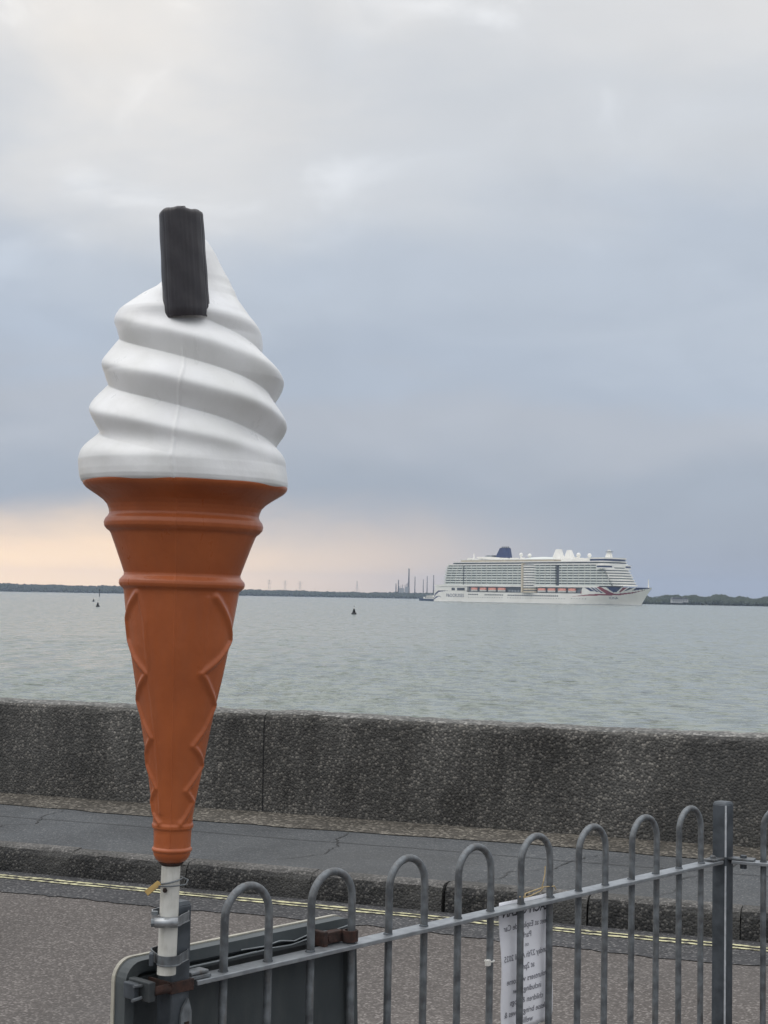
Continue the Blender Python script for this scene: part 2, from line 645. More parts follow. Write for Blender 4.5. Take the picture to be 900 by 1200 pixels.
def text_mesh(body, size, bold=0.0, align='CENTER'):
    cu = bpy.data.curves.new('t', 'FONT')
    cu.body = body
    cu.size = size
    cu.align_x = align
    cu.offset = bold
    cu.resolution_u = 3
    o = bpy.data.objects.new('t', cu)
    COL.objects.link(o)
    dg = bpy.context.evaluated_depsgraph_get()
    dg.update()
    me = bpy.data.meshes.new_from_object(o.evaluated_get(dg))
    bpy.data.objects.remove(o, do_unlink=True)
    bpy.data.curves.remove(cu)
    me.materials.clear()
    return me


# ------------------------------------------------------------------ the ground: everything runs along the sea wall
WA = rad(-20.8)
GO = (0, 10, 0)                 # local frame: x along the wall, y towards the sea


def ground(name, x0, x1, y0, y1, z, m, kind='structure', nx=1):
    mb = MB()
    xs = np.linspace(x0, x1, nx + 1)
    for a, b in zip(xs[:-1], xs[1:]):
        mb.add([(a, y0, z), (b, y0, z), (b, y1, z), (a, y1, z)], [(0, 1, 2, 3)])
    o = mb.build(name, m, loc=GO, rz=WA)
    return tag(o, kind=kind)


KF = -1.65                        # kerb face
# one slab carries the road, so the land side is solid
slab = MB().box(-60, 60, -60, KF + .02, -4.5, 0).build('road', M_road, loc=GO, rz=WA)
tag(slab, kind='structure')
gx = np.linspace(-40, 40, 1601)
gy = -2.15 + .022 * np.sin(gx * 2.3) + .018 * np.sin(gx * 7.1 + 1) + rng.normal(0, .012, 1601)
tag(MB().add([(x, y, .004) for x, y in zip(gx, gy)] + [(x, KF, .004) for x in gx], [(i, i + 1, 1602 + i, 1601 + i) for i in range(1600)]).build('road_channel', M_gutter, loc=GO, rz=WA), kind='structure')
g = MB()
pv = MB().box(-60, 60, KF + .14, .30, -4.5, .14).build('pavement', M_pave, loc=GO, rz=WA)
tag(pv, kind='structure')


def line_sheet(name, y0, y1, z):
    mb = MB()
    n = 400
    xs = np.linspace(-30, 30, n + 1)
    a = y0 + rng.normal(0, .004, n + 1)
    b = y1 + rng.normal(0, .004, n + 1)
    vs = [(x, p, z) for x, p in zip(xs, a)] + [(x, p, z) for x, p in zip(xs, b)]
    mb.add(vs, [(i, i + 1, n + 2 + i, n + 1 + i) for i in range(n)])
    return mb.build(name, M_yellow, slab)


line_sheet('yellow_line', -1.797, -1.768, .008)
line_sheet('yellow_line', -1.856, -1.827, .008)

# gravelly concrete strip at the foot of the wall
mb = MB()
n = 300
xs = np.linspace(-30, 30, n + 1)
e1 = -.19 + rng.normal(0, .012, n + 1) + .03 * np.sin(xs * 1.7)
mb.add([(x, y, .145) for x, y in zip(xs, e1)] + [(x, .22, .165) for x in xs], [(i, i + 1, n + 2 + i, n + 1 + i) for i in range(n)])
tag(mb.build('gravel_strip', M_strip, loc=GO, rz=WA), kind='structure')

# cracks in the pavement
for path in ([(-2.6, -1.5), (-2.35, -1.42), (-2.12, -1.2), (-2.2, -.95), (-2.05, -.8), (-2.2, -.5), (-2.22, -.22)],
             [(-3.0, -1.25), (-2.5, -1.18), (-2.1, -1.2), (-1.7, -1.05)],
             [(-.25, -1.45), (-.02, -1.2), (.05, -1.0), (.02, -.75), (-.08, -.5), (-.12, -.22)],
             [(1.1, -1.5), (1.22, -1.3), (1.2, -1.1), (1.4, -.9), (1.42, -.6), (1.55, -.3)],
             [(2.05, -1.5), (2.15, -1.2), (2.1, -.9), (2.3, -.5), (2.32, -.25)]):
    P = []
    for (a, b), (c, d) in zip(path[:-1], path[1:]):
        for t in np.linspace(0, 1, 7)[:-1]:
            P.append((a + (c - a) * t + random.gauss(0, .008), b + (d - b) * t + random.gauss(0, .008)))
    P.append(path[-1])
    mb = MB()
    vs = []
    for x, y in P:
        w = random.uniform(.0015, .0055)
        vs += [(x - w, y - w * .4, .144), (x + w, y + w * .4, .144)]
    mb.add(vs, [(2 * i, 2 * i + 1, 2 * i + 3, 2 * i + 2) for i in range(len(P) - 1)])
    mb.build('crack', M_crack, pv)
# long seam where the footway was patched
mb = MB()
xs = np.linspace(-30, 30, 301)
ys = -.62 + .012 * np.sin(xs * 3.1) + rng.normal(0, .004, 301)
mb.add([(x, y, .1435) for x, y in zip(xs, ys)] + [(x, y + .009, .1435) for x, y in zip(xs, ys)], [(i, i + 1, 302 + i, 301 + i) for i in range(300)])
mb.build('patch_seam', M_crack, pv)

# kerb: single stones
kerb = empty('kerb', GO, WA)
tag(kerb, kind='structure')
KP = .757
stone = None
for k in range(-26, 27):
    x0 = -1.276 + k * KP
    mb = MB()
    prof = [(KF, -.1), (KF + .004, .05), (KF + .012, .105), (KF + .028, .132), (KF + .05, .146), (KF + .135, .146), (KF + .135, -.1)]
    ln = KP - .007
    nseg = 10
    vs = []
    for i in range(nseg + 1):
        x = ln * i / nseg
        end = .006 if i in (0, nseg) else 0
        for j, (y, z) in enumerate(prof):
            wob = 0 if j in (0, 5, 6) else 1
            vs.append((x, y + end * wob + wob * random.gauss(0, .003), z - end * (j in (3, 4)) + wob * random.gauss(0, .002)))
    q = len(prof)
    fs = [(i * q + j, (i + 1) * q + j, (i + 1) * q + j + 1, i * q + j + 1) for i in range(nseg) for j in range(q - 1)]
    fs += [tuple(range(q)), tuple(range(nseg * q, nseg * q + q))[::-1]]
    mb.add(vs, fs)
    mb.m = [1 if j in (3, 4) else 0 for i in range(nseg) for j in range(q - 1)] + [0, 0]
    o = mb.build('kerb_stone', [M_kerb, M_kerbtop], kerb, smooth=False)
    o.location = (x0 + .0035, random.gauss(0, .003), random.gauss(0, .003))
    o.rotation_euler.z = random.gauss(0, .003)

# the sea wall, cast in bays
wall = empty('sea_wall', GO, WA)
tag(wall, 'low dark pebbly concrete sea wall along the pavement', 'wall')
WH = .836
bays = [-30, -24.95, -18.95, -12.95, -6.95, -.93, 5.07, 11.07, 17.07, 23.07, 30]
for a, b in zip(bays[:-1], bays[1:]):
    a2, b2 = a + .004, b - .004
    prof = [(.225, -4.5), (.22, .14), (.212, .45), (.214, WH - .06), (.222, WH - .03), (.24, WH - .012), (.27, WH - .002), (.40, WH), (.54, WH - .006), (.565, WH - .03), (.57, WH - .08), (.58, -4.5)]
    ns = max(8, int((b - a) * 14))
    q = len(prof)
    vs = []
    ph = random.uniform(0, 9)
    for i in range(ns + 1):
        x = a2 + (b2 - a2) * i / ns
        chip = .02 if (i in (0, ns)) else 0
        for j, (y, z) in enumerate(prof):
            top = 2 < j < 9
            wy = (random.gauss(0, .003) + .004 * math.sin(x * 2.1 + ph)) if 0 < j < 9 else 0
            wz = (random.gauss(0, .003) + .006 * math.sin(x * 1.3 + ph)) if top else 0
            vs.append((x, y + wy + chip * .3 * (j < 6), z + wz - chip * .3 * top))
    fs = [(i * q + j, (i + 1) * q + j, (i + 1) * q + j + 1, i * q + j + 1) for i in range(ns) for j in range(q - 1)]
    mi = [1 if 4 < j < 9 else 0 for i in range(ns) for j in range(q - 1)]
    fs += [tuple(range(q)), tuple(range(ns * q, ns * q + q))[::-1]]
    mi += [0, 0]
    w = MB()
    w.add(vs, fs)
    w.m = mi
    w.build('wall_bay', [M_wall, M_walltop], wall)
for b in bays[1:-1]:
    MB().box(b - .005, b + .005, .224, .56, -4, WH - .03).build('joint_filler', M_wall_joint, wall)

# ------------------------------------------------------------------ the sea
SZ = -3.5


def make_sea():
    h = EYE - SZ
    D = [9.0, 18, 30, 42, 52]
    while D[-1] < 9000:
        d = D[-1]
        D.append(d + min(max(.10, (.24 if d < 260 else .45) * d * d / (1800 * h)), 260))
    D = np.array(D)
    D[-1] = 9000
    fine = np.linspace(-.31, .31, 760)
    ang = np.concatenate([np.linspace(-1.45, -.33, 40), fine, np.linspace(.33, 1.45, 40)])
    DD, AA = np.meshgrid(D, ang, indexing='ij')
    X = DD * np.sin(AA)
    Y = DD * np.cos(AA)
    dr = np.gradient(D)[:, None]
    dx = np.maximum(dr, DD * (fine[1] - fine[0]))
    Z = np.zeros_like(X)
    Zs = np.zeros_like(X)
    sig = 0
    r2 = np.random.default_rng(3)
    wind = rad(-97)             # waves run towards the wall, slightly from the right

    def wave(lam, spread, amp):
        th = wind + r2.normal(0, spread)
        k = 2 * math.pi / lam
        att = np.clip(lam / (2.0 * dx) - .5, 0, 1)
        return att * amp * np.sin(k * (X * math.cos(th) + Y * math.sin(th)) + r2.uniform(0, 6.28))
    for i in range(45):
        lam = 10 ** r2.uniform(math.log10(.8), math.log10(2.1))
        amp = .0034 * lam * r2.uniform(.5, 1.3)
        sig += amp * amp / 2
        Z += wave(lam, .34, amp)
    for i in range(45):
        lam = 10 ** r2.uniform(math.log10(.34), math.log10(.85))
        Zs += wave(lam, .5, .0045 * lam * r2.uniform(.5, 1.3))
    # short wavelets steepen on the crests of the longer ones
    Z = Z + Zs * (.25 + np.clip(Z / math.sqrt(sig), 0, 2.4))
    # gusts: patches of stronger and weaker ripple
    G = .75 + .35 * np.sin(X * .045 + Y * .018 + 1) * np.sin(Y * .031 - X * .01) + .25 * np.sin(X * .11 - Y * .05)
    Z *= G
    Z[(np.abs(AA) > .32)] = 0
    V = np.stack([X, Y, Z], -1).reshape(-1, 3)
    me = np_mesh('sea', V, grid_faces(*X.shape))
    o = finish('sea', me, M_sea, smooth=True, loc=(0, 0, SZ))
    # normals upward
    return tag(o, kind='structure')


make_sea()

# ------------------------------------------------------------------ far shores with woods
ICO_V, ICO_F = [], []


def ico():
    import bmesh
    bm = bmesh.new()
    bmesh.ops.create_icosphere(bm, subdivisions=1, radius=1)
    bm.verts.ensure_lookup_table()
    v = np.array([p.co[:] for p in bm.verts])
    f = np.array([[q.index for q in p.verts] for p in bm.faces])
    bm.free()
    return v, f


IV, IF = ico()


def woods(name, pts, label):
    V, F = [], []
    k = 0
    for (x, y, z, r, hgt) in pts:
        j = 1 + rng.normal(0, .16, (len(IV), 1))
        v = IV * j * np.array([r, r, hgt]) + np.array([x, y, z + hgt * .6])
        V.append(v)
        F.append(IF + k)
        k += len(v)
    me = np_mesh(name, np.concatenate(V), np.concatenate(F))
    o = finish(name, me, M_wood)
    return tag(o, label, 'woods', kind='stuff')


def shore(name, azs, dist, top, depth, woodname, label, seed, ntree, tree_h=9):
    """low land: front edge at dist(az), height profile top(az); trees on top and on the slope"""
    vs, n = [], len(azs)
    rows = [(0, -.06), (40, .12), (120, .55), (300, 1.0), (depth, .8)]
    for off, hz in rows:
        for a in azs:
            d = dist(a) + off
            vs.append((d * math.tan(a), d, SZ + top(a) * hz - (.4 if hz < 0 else 0)))
    fs = [(i * n + j, i * n + j + 1, (i + 1) * n + j + 1, (i + 1) * n + j) for i in range(len(rows) - 1) for j in range(n - 1)]
    mb = MB().add(vs, fs)
    o = tag(mb.build(name, M_land), kind='structure')
    rr = np.random.default_rng(seed)
    pts = []
    for i in range(ntree):
        a = rr.uniform(azs[0], azs[-1])
        u = rr.uniform(0, 1) ** .8
        off = 15 + 300 * u
        hz = np.interp(off, [0, 40, 120, 300], [-.06, .12, .55, 1.0])
        d = dist(a) + off
        hh = tree_h * rr.uniform(.55, 1.15) * (.9 + .3 * math.sin(a * 300 + seed) * math.sin(a * 97) * (1 if seed > 11 else .4))
        pts.append((d * math.tan(a), d, SZ + top(a) * hz, hh * rr.uniform(.5, 1.0), hh * .62))
    woods(woodname, pts, label)
    return o


# opposite shore, from the left edge to behind the ship
shore('far_shore', np.linspace(-.34, .20, 60), lambda a: 4400 + 500 * (a + .1),
      lambda a: 17 - 26 * (a + .25) + 1.2 * math.sin(a * 70) + 1.0 * math.sin(a * 31 + 1), 1500,
      'far_woods', 'hazy belt of woods on the opposite shore behind the cone', 11, 9000, 8)
# nearer wooded point on the right
shore('near_point', np.linspace(.158, .40, 50), lambda a: 2550 + 600 * (.2 - a),
      lambda a: 6.5 + 3.0 * math.exp(-((a - .208) / .02) ** 2) - 8 * max(0, a - .21), 1000,
      'point_woods', 'darker wooded point beyond the bow of the cruise ship', 12, 6000, 9)
# still fainter land far behind the point
shore('far_ridge', np.linspace(.10, .42, 30), lambda a: 5600.0, lambda a: 14 + 10 * (a - .2), 1500,
      'ridge_woods', 'faint ridge of woods behind the wooded point', 13, 3000, 12)


def at(px, depth):
    """image column on the horizon line -> x at that depth"""
    t = math.tan((px - 450) / 1800.0)
    return depth * t


def chimney(px, depth, top, r, label, blocks=False):
    o = empty('chimney', (at(px, depth), depth, SZ + 12))
    hgt = top - 12
    MB().lathe([(r * 1.25, 0), (r, hgt * .5), (r * .8, hgt)], 12).build('shaft', M_stack, o, smooth=True)
    MB().lathe([(r * .95, hgt - 3), (r * .98, hgt - 2.8), (r * .98, hgt - 1), (r * .9, hgt - .8)], 12).build('collar', M_steel_far, o)
    return tag(o, label, 'chimney', 'refinery chimneys on the far shore')


chimney(480.5, 4700, 92, 2.4, 'tallest dark refinery chimney standing above the far woods')
chimney(468.5, 4720, 57, 1.8, 'short refinery chimney beside the pale process blocks')
chimney(465.6, 4740, 46, 1.6, 'lowest stub of a chimney at the end of the refinery')
chimney(487.7, 4710, 68, 1.4, 'slim refinery chimney next to the tallest one')
chimney(497.5, 4740, 60, 1.2, 'thin chimney between the refinery and the small ferry')
chimney(502.0, 4700, 70, 1.3, 'thin chimney directly above the small ferry')
chimney(509.5, 4690, 73, 1.5, 'thin chimney just behind the stern of the cruise ship')
for px, w, h_, lab in ((472, 16, 34, 'pale process block among the refinery chimneys, the lower one'), (478, 12, 40, 'pale process block at the foot of the tallest chimney')):
    o = empty('process_block', (at(px, 4705), 4690, SZ + 8))
    MB().box(-w / 2, w / 2, -8, 8, 0, h_ * .7).build('building', M_house, o)
    b = MB()
    for q in range(3):
        b.box(-w / 2 + q * w / 3, -w / 2 + q * w / 3 + 1.6, -3, -1.4, h_ * .7, h_ * (.85 + .08 * q))
    b.build('column', M_steel_far, o)
    tag(o, lab, 'refinery building')


def pylon(px, depth, top, label, arms=3):
    o = empty('pylon', (at(px, depth), depth, SZ + 14))
    h_ = top - 14
    m = MB()
    for sx in (-1, 1):
        for sy in (-1, 1):
            m.tube([(sx * 4, sy * 4, 0), (sx * .8, sy * .8, h_)], .13, 4)
    m.build('leg_frame', M_steel_far, o)
    for q in range(arms):
        w = (7, 9, 7)[q % 3]
        z = h_ * (.66 + .14 * q)
        MB().tube([(-w, 0, z), (0, 0, z + 1.6), (w, 0, z)], .25, 4).build('cross_arm', M_steel_far, o)
    b = MB()
    for q in range(5):
        z0, z1 = h_ * q / 5, h_ * (q + 1) / 5
        w0, w1 = 4 - 3.2 * q / 5, 4 - 3.2 * (q + 1) / 5
        b.tube([(-w0, -w0, z0), (w1, -w1, z1)], .12, 4)
        b.tube([(w0, -w0, z0), (-w1, -w1, z1)], .12, 4)
    b.build('bracing', M_steel_far, o)
    return tag(o, label, 'pylon', 'pylons on the far shore')


pylon(317.5, 4900, 52, 'lattice pylon above the woods, the one closest to the cone')
pylon(336, 4900, 50, 'lattice pylon above the woods, the middle one of three')
pylon(353.5, 4900, 48, 'lattice pylon above the woods, third from the cone')
o = empty('radio_mast', (at(420, 4800), 4800, SZ + 12))
MB().tube([(0, 0, 0), (0, 0, 40)], .7, 6).build('mast', M_steel_far, o)
for q in range(4):
    a = q * math.pi / 2
    MB().tube([(10 * math.cos(a), 10 * math.sin(a), 0), (0, 0, 30)], .2, 4).build('guy_wire', M_steel_far, o)
tag(o, 'single thin radio mast on the woods between the pylons and refinery', 'mast')

o = empty('house', (at(790, 2545), 2545, SZ + 3), rad(8))
MB().box(-9, 9, -4, 4, 0, 6).build('wall', M_house, o)
MB().prism_y([(-9.6, 6), (9.6, 6), (7, 9.2), (-7, 9.2)], -4.6, 4.6).build('roof', M_slate, o)
for q in range(5):
    MB().box(-7.6 + q * 3.4, -6.2 + q * 3.4, -4.12, -3.9, 2.6, 4.4).build('window', M_ship_dark, o)
tag(o, 'long white house at the water under the wooded point', 'house')
o = empty('house', (at(799.5, 2550), 2550, SZ + 4.2), rad(-5))
MB().box(-5, 5, -3.5, 3.5, 0, 5).build('wall', M_house, o)
MB().prism_y([(-5.4, 5), (5.4, 5), (0, 8)], -4, 4).build('roof', M_slate, o)
for q in range(2):
    MB().box(-3 + q * 4, -1.6 + q * 4, -3.62, -3.4, 2, 3.8).build('window', M_ship_dark, o)
tag(o, 'small gabled white house beside the long one under the woods', 'house')

# ------------------------------------------------------------------ buoys


def buoy(px, depth, h_, label):
    s = h_ / 2.1
    o = empty('buoy', (at(px, depth), depth, SZ))
    MB().lathe([(.35 * s, -.5), (.62 * s, -.25 * s), (.64 * s, .3 * s), (.5 * s, .42 * s)], 16).build('float', M_buoy_dark, o, smooth=True)
    MB().lathe([(.42 * s, .42 * s), (.2 * s, 1.25 * s), (.16 * s, 1.35 * s)], 12).build('tower', M_buoy_dark, o, smooth=True)
    MB().lathe([(.17 * s, 1.35 * s), (.19 * s, 1.4 * s), (.17 * s, 1.72 * s), (.08 * s, 1.8 * s)], 12).build('lantern', M_buoy_pale, o, smooth=True)
    MB().tube([(0, 0, 1.78 * s), (0, 0, 2.1 * s)], .045 * s, 6).build('top_mark', M_buoy_dark, o)
    return tag(o, label, 'buoy', 'navigation buoys')


buoy(417, 432, 2.4, 'dark conical buoy with pale lantern in open water towards the ship')
buoy(121, 515, 2.2, 'larger dark buoy of the pair left of the cone')
buoy(116, 780, 2.0, 'smaller, farther dark buoy of the pair left of the cone')
o = empty('beacon_post', (at(122.5, 1500), 1500, SZ))
MB().tube([(0, 0, -1), (0, 0, 6)], .35, 8).build('post', M_buoy_dark, o)
MB().lathe([(.6, 5.6), (.8, 6), (.8, 7), (.2, 7.6)], 8).build('head', M_buoy_dark, o)
tag(o, 'thin beacon post on the water beyond the pair of buoys', 'beacon')

# ------------------------------------------------------------------ cruise ship (local: x to the bow, -y starboard, z from waterline)
ship = empty('cruise_ship', (188.6, 1840, SZ), rad(-50))
tag(ship, 'huge white cruise ship with navy funnel and flag-painted bow', 'ship')


def hb(s, z):
    """half breadth of the hull"""
    s = np.asarray(s, float)
    z = np.asarray(z, float)
    stem = 157 + 15.5 * np.clip(z / 20, -.2, 1.05) ** 1.2 if np.ndim(z) == 0 else 157 + 15.5 * np.sign(z) * np.abs(np.clip(z / 20, -.2, 1.05)) ** 1.2
    start = 62 + 40 * np.clip(z / 20, 0, 1)
    u = np.clip((s - start) / (stem - start), 0, 1)
    p = 1.7 + .9 * np.clip(z / 20, 0, 1)
    b = 21 * (1 - u ** p)
    a = np.clip((-150 - s) / 22, 0, 1)
    b = b * (1 - .22 * a ** 2)
    b = b - 1.2 * np.clip((-z) / 6, 0, 1)
    return np.maximum(b, .05)


def hull_top(s):
    return np.interp(s, [-172, -108, -104, 84, 88, 172], [14.0, 14.0, 12.6, 12.6, 20.3, 20.0])


def inside(poly, x, y):
    r = np.zeros(x.shape, bool)
    n = len(poly)
    for i in range(n):
        (x0, y0), (x1, y1) = poly[i], poly[(i + 1) % n]
        c = ((y0 > y) != (y1 > y)) & (x < (x1 - x0) * (y - y0) / (y1 - y0 + 1e-12) + x0)
        r ^= c
    return r


# flag painting on the bow: regions in (distance along the hull, height)
FLAG = [
    (2, [(70, 9.0), (98, 10.2), (118, 10.6), (136, 11.2), (152, 13.6), (165, 17.2), (150, 14.6), (134, 12.8), (118, 12.6), (98, 11.8)]),      # red sweep
    (2, [(108, 20.2), (115, 20.2), (131, 12.6), (121, 12.4)]),                                                                                 # red diagonal
    (1, [(122, 20.2), (142, 20.2), (134, 14.6), (130, 14.2)]),                                                                                 # blue wedge
    (1, [(88, 20.2), (95, 20.2), (106, 15.2), (100, 15.2)]),
    (1, [(98, 20.2), (102, 20.2), (112, 14.4), (108, 14.6)]),
    (1, [(104, 20.2), (106.5, 20.2), (117, 13.6), (114, 13.6)]),
    (2, [(144, 20.2), (149, 20.2), (139, 14.6), (136, 14.2)]),
    (1, [(151, 20.2), (156, 20.2), (146, 16.4), (143, 15.8)]),
    (1, [(158, 20.2), (170, 20.2), (171, 19.4), (160, 17.6), (152, 16.4)]),
    (1, [(140, 12.2), (154, 14.4), (168, 18.8), (171, 20.0), (163, 17.0), (150, 13.7)]),
    (2, [(84, 20.2), (86, 20.2), (86, 12.4), (84, 12.4)]),
]
AFTSWOOSH = [(1, [(-171, 5.0), (-166, 8.6), (-158, 12.2), (-146, 13.4), (-132, 13.4), (-146, 14.0), (-160, 13.8), (-170, 9.5)]),
             (1, [(-171, 2.0), (-164, 4.6), (-158, 6.5), (-152, 5.4), (-157, 7.4), (-165, 6.4), (-171, 4.2)])]


def make_hull():
    S = np.unique(np.concatenate([np.linspace(-172, -100, 70), np.linspace(-100, 84, 60), np.linspace(84, 172.2, 130)]))
    Tn = 46
    V, F, MI = [], [], []
    for side in (-1, 1):
        Sg, Ug = np.meshgrid(S, np.linspace(0, 1, Tn), indexing='ij')
        Zg = -5 + Ug * (hull_top(Sg) + 5)
        stem = 157 + 15.3 * np.sign(Zg) * np.abs(np.clip(Zg / 20, -.2, 1.05)) ** 1.2
        Sx = np.where(Sg > 84, 84 + (Sg - 84) * (stem - 84) / (172.2 - 84), Sg)
        Yg = side * hb(Sx, Zg)
        k = sum(len(v) for v in V)
        V.append(np.stack([Sx, Yg, Zg], -1).reshape(-1, 3))
        f = grid_faces(len(S), Tn)
        if side == 1:
            f = f[:, ::-1]
        F.append(f + k)
        c = V[-1][f].mean(1)
        m = np.zeros(len(f), int)
        for mi, poly in FLAG + AFTSWOOSH:
            m[inside(poly, c[:, 0], c[:, 2])] = mi
        m[c[:, 2] < .5] = 3
        MI.append(m)
    n = len(S) * Tn
    extra = []
    # transom
    for j in range(Tn - 1):
        extra.append((j, j + 1, n + j + 1, n + j))
    # deck
    for i in range(len(S) - 1):
        a, b = i * Tn + Tn - 1, (i + 1) * Tn + Tn - 1
        extra.append((a, b, n + b, n + a))
    F.append(np.array(extra))
    MI.append(np.zeros(len(extra), int))
    me = np_mesh('hull', np.concatenate(V), np.concatenate(F))
    return finish('hull', me, [M_ship_white, M_ship_navy, M_ship_red, M_ship_grey], ship, mi=np.concatenate(MI))


hull = make_hull()


def hull_text(name, body, size, s_mid, z0, m, parent):
    me = text_mesh(body, size)
    for v in me.vertices:
        s, z = s_mid + v.co.x, z0 + v.co.y
        v.co = (s, -float(hb(s, z)) - .12, z)
    finish(name, me, m, parent)


hull_text('lettering', 'P&O', 5.8, -138, 6.2, M_ship_navy, hull)
hull_text('lettering', 'CRUISES', 5.8, -121.5, 6.2, M_ship_navy, hull)
hull_text('ship_name', 'IONA', 4.2, 128, 6.6, M_ship_navy, hull)
# hull windows
win = MB()
for x0, x1, z in ((-103, -85, 9.6), (-74, -43, 9.5), (-34, 38, 9.3), (38, 50, 9.3)):
    for x in np.arange(x0, x1, 3.0):
        win.box(x, x + 2.1, -21.06, -20.9, z - .75, z + .75)
        win.box(x, x + 2.1, 20.9, 21.06, z - .75, z + .75)
tag(win.build('window_row', M_ship_dark, hull), kind='stuff')
win = MB()
for x0, x1, z in ((-103, -43, 6.2), (-34, 60, 6.2), (70, 92, 6.6)):
    for x in np.arange(x0, x1, 4.2):
        w = float(hb(x, z))
        win.box(x, x + 1.1, -w - .06, -w + .1, z - .45, z + .45)
        win.box(x, x + 1.1, w - .1, w + .06, z - .45, z + .45)
tag(win.build('porthole_row', M_ship_dark, hull), kind='stuff')
# mooring deck openings at the stern
for x0, x1 in ((-134, -128), (-124, -110)):
    MB().box(x0, x1, -20.9, 20.9, 14.4, 17.6).build('mooring_opening', M_ship_dark, ship)
MB().prism([(-168, -18), (-150, -20.7), (-106, -20.7), (-106, 20.7), (-150, 20.7), (-168, 18)], 14.0, 19.4).build('aft_house', M_ship_white, ship)
# lifeboat recess
MB().box(-106, 86, -17.5, 17.5, 12.6, 19.4).build('recess_wall', M_ship_grey, ship)
MB().box(-35.5, -10, -20.4, 20.4, 12.7, 19.2).build('tender_bay', M_ship_dark, ship)
bayb = MB()
for x in np.arange(-33, -12, 5):
    bayb.box(x, x + 3.4, -20.7, -20.3, 13.2, 15.6)
tag(bayb.build('tender_bay_panel', M_ship_grey, ship), kind='stuff')
MB().prism([(-170, -17.6), (-152, -21.4), (100, -21.4), (112, -20.8), (112, 20.8), (100, 21.4), (-152, 21.4), (-170, 17.6)], 19.5, 21.4).build('promenade_deck', M_ship_white, ship)


def lifeboat(s0, s1, side):
    c, hl = (s0 + s1) / 2, (s1 - s0) / 2 - .7
    b = empty('lifeboat', (c, side * 19.6, 13.6))
    b.parent = ship
    secs = []
    for u in np.linspace(-1, 1, 9):
        w = 1.9 * (1 - abs(u) ** 3 * .75)
        secs.append((u * hl, w))

    def loft(z0, z1, w0, w1, nm, m):
        vs = []
        for x, w in secs:
            vs += [(x * (.93 if z0 < 1 else 1), -w * w0, z0), (x, -w * w1, z1), (x, w * w1, z1), (x * (.93 if z0 < 1 else 1), w * w0, z0)]
        fs = [(4 * i + j, 4 * i + 4 + j, 4 * i + 4 + (j + 1) % 4, 4 * i + (j + 1) % 4) for i in range(8) for j in range(4)]
        fs += [(0, 1, 2, 3), (35, 34, 33, 32)]
        MB().add(vs, fs).build(nm, m, b)
    loft(0, 1.9, .6, 1, 'boat_hull', M_ship_white)
    loft(1.92, 4.6, 1, .62, 'canopy', M_lb_orange)
    return b


for s0, s1 in ((-100, -87.5), (-84.6, -71.7), (-69.6, -54.6), (-53.1, -38.3), (14.6, 28.5), (30.6, 44.3), (47.1, 61.3), (63.3, 76.6)):
    for side in (-1, 1):
        if side == -1 or s0 < 0:
            lifeboat(s0, s1, side)


def footprint(sa, sf, w, bulge=7.0, inset=0.0, curved=True):
    w = w - inset
    pts = [(sa + inset, -w), (sf - inset, -w)]
    if curved:
        for t in np.linspace(-1, 1, 9)[1:-1]:
            pts.append((sf - inset + bulge * (1 - t * t), t * w))
    pts += [(sf - inset, w), (sa + inset, w)]
    return pts


CABIN = 8
for k in range(CABIN):
    z = 21.4 + 3.02 * k
    sf = 133 - 2.1 * k
    sa = -149 + (0, 0, .6, 1.2, 1.8, 2.6, 3.4, 4.4)[k]
    segs = [(sa, -113.5), (-111, 44.2), (50.5, sf)]
    for q, (a, b) in enumerate(segs):
        w = 21.0
        MB().prism(footprint(a, b, w, curved=(q == 2)), z + .02, z + 1.72).build('balcony_deck', M_ship_deck if q < 2 else M_ship_deck, ship)
        dv = MB()
        for x in np.arange(a + 3, b - 1, 9.0):
            dv.box(x, x + .18, -20.6, -19.3, z + 1.5, z + 3.06)
            dv.box(x, x + .18, 19.3, 20.6, z + 1.5, z + 3.06)
        tag(dv.build('balcony_divider', M_ship_white, ship), kind='stuff')
        MB().prism(footprint(a, b, w, 7.0, 1.6, curved=(q == 2)), z, z + 3.0).build('cabin_wall', M_cabin, ship)
    # white raked front screens
    fr = []
    for t in np.linspace(-1, 1, 11):
        fr.append((sf + 7 * (1 - t * t) + .25, t * 21.0))
    pts = fr + [(x - 3.0, y) for x, y in fr[::-1]]
    MB().prism(pts, z + .15, z + 1.78).build('front_screen', M_ship_white, ship)
for x in (-112.2, 47.3):
    MB().box(x - 3.0, x + 3.0, -19.0, 19.0, 21.4, 46).build('recess_shaft', M_ship_dark, ship)
ZT = 21.4 + 3.02 * CABIN     # 45.6
# atrium bulge amidships
for k in range(11):
    z = 12.8 + 3.02 * k
    pts = [(1 + 11.5 * math.cos(t), -17.5 + 7.0 * math.sin(t)) for t in np.linspace(math.pi, 2 * math.pi, 17)]
    MB().prism(pts, z, z + 1.9).build('atrium_gallery', M_ship_cream if k < 2 else M_ship_white, ship)
pts = [(1 + 10.6 * math.cos(t), -17.5 + 6.3 * math.sin(t)) for t in np.linspace(math.pi, 2 * math.pi, 17)]
MB().prism(pts, 12.7, ZT + .5).build('atrium_glass', M_ship_dark, ship)
for x in (-10.4, -7.6):
    MB().box(x, x + 1.4, -24.2 if x > -9 else -22.4, -17, 12.8, ZT + 2).build('atrium_pier', M_ship_cream, ship)
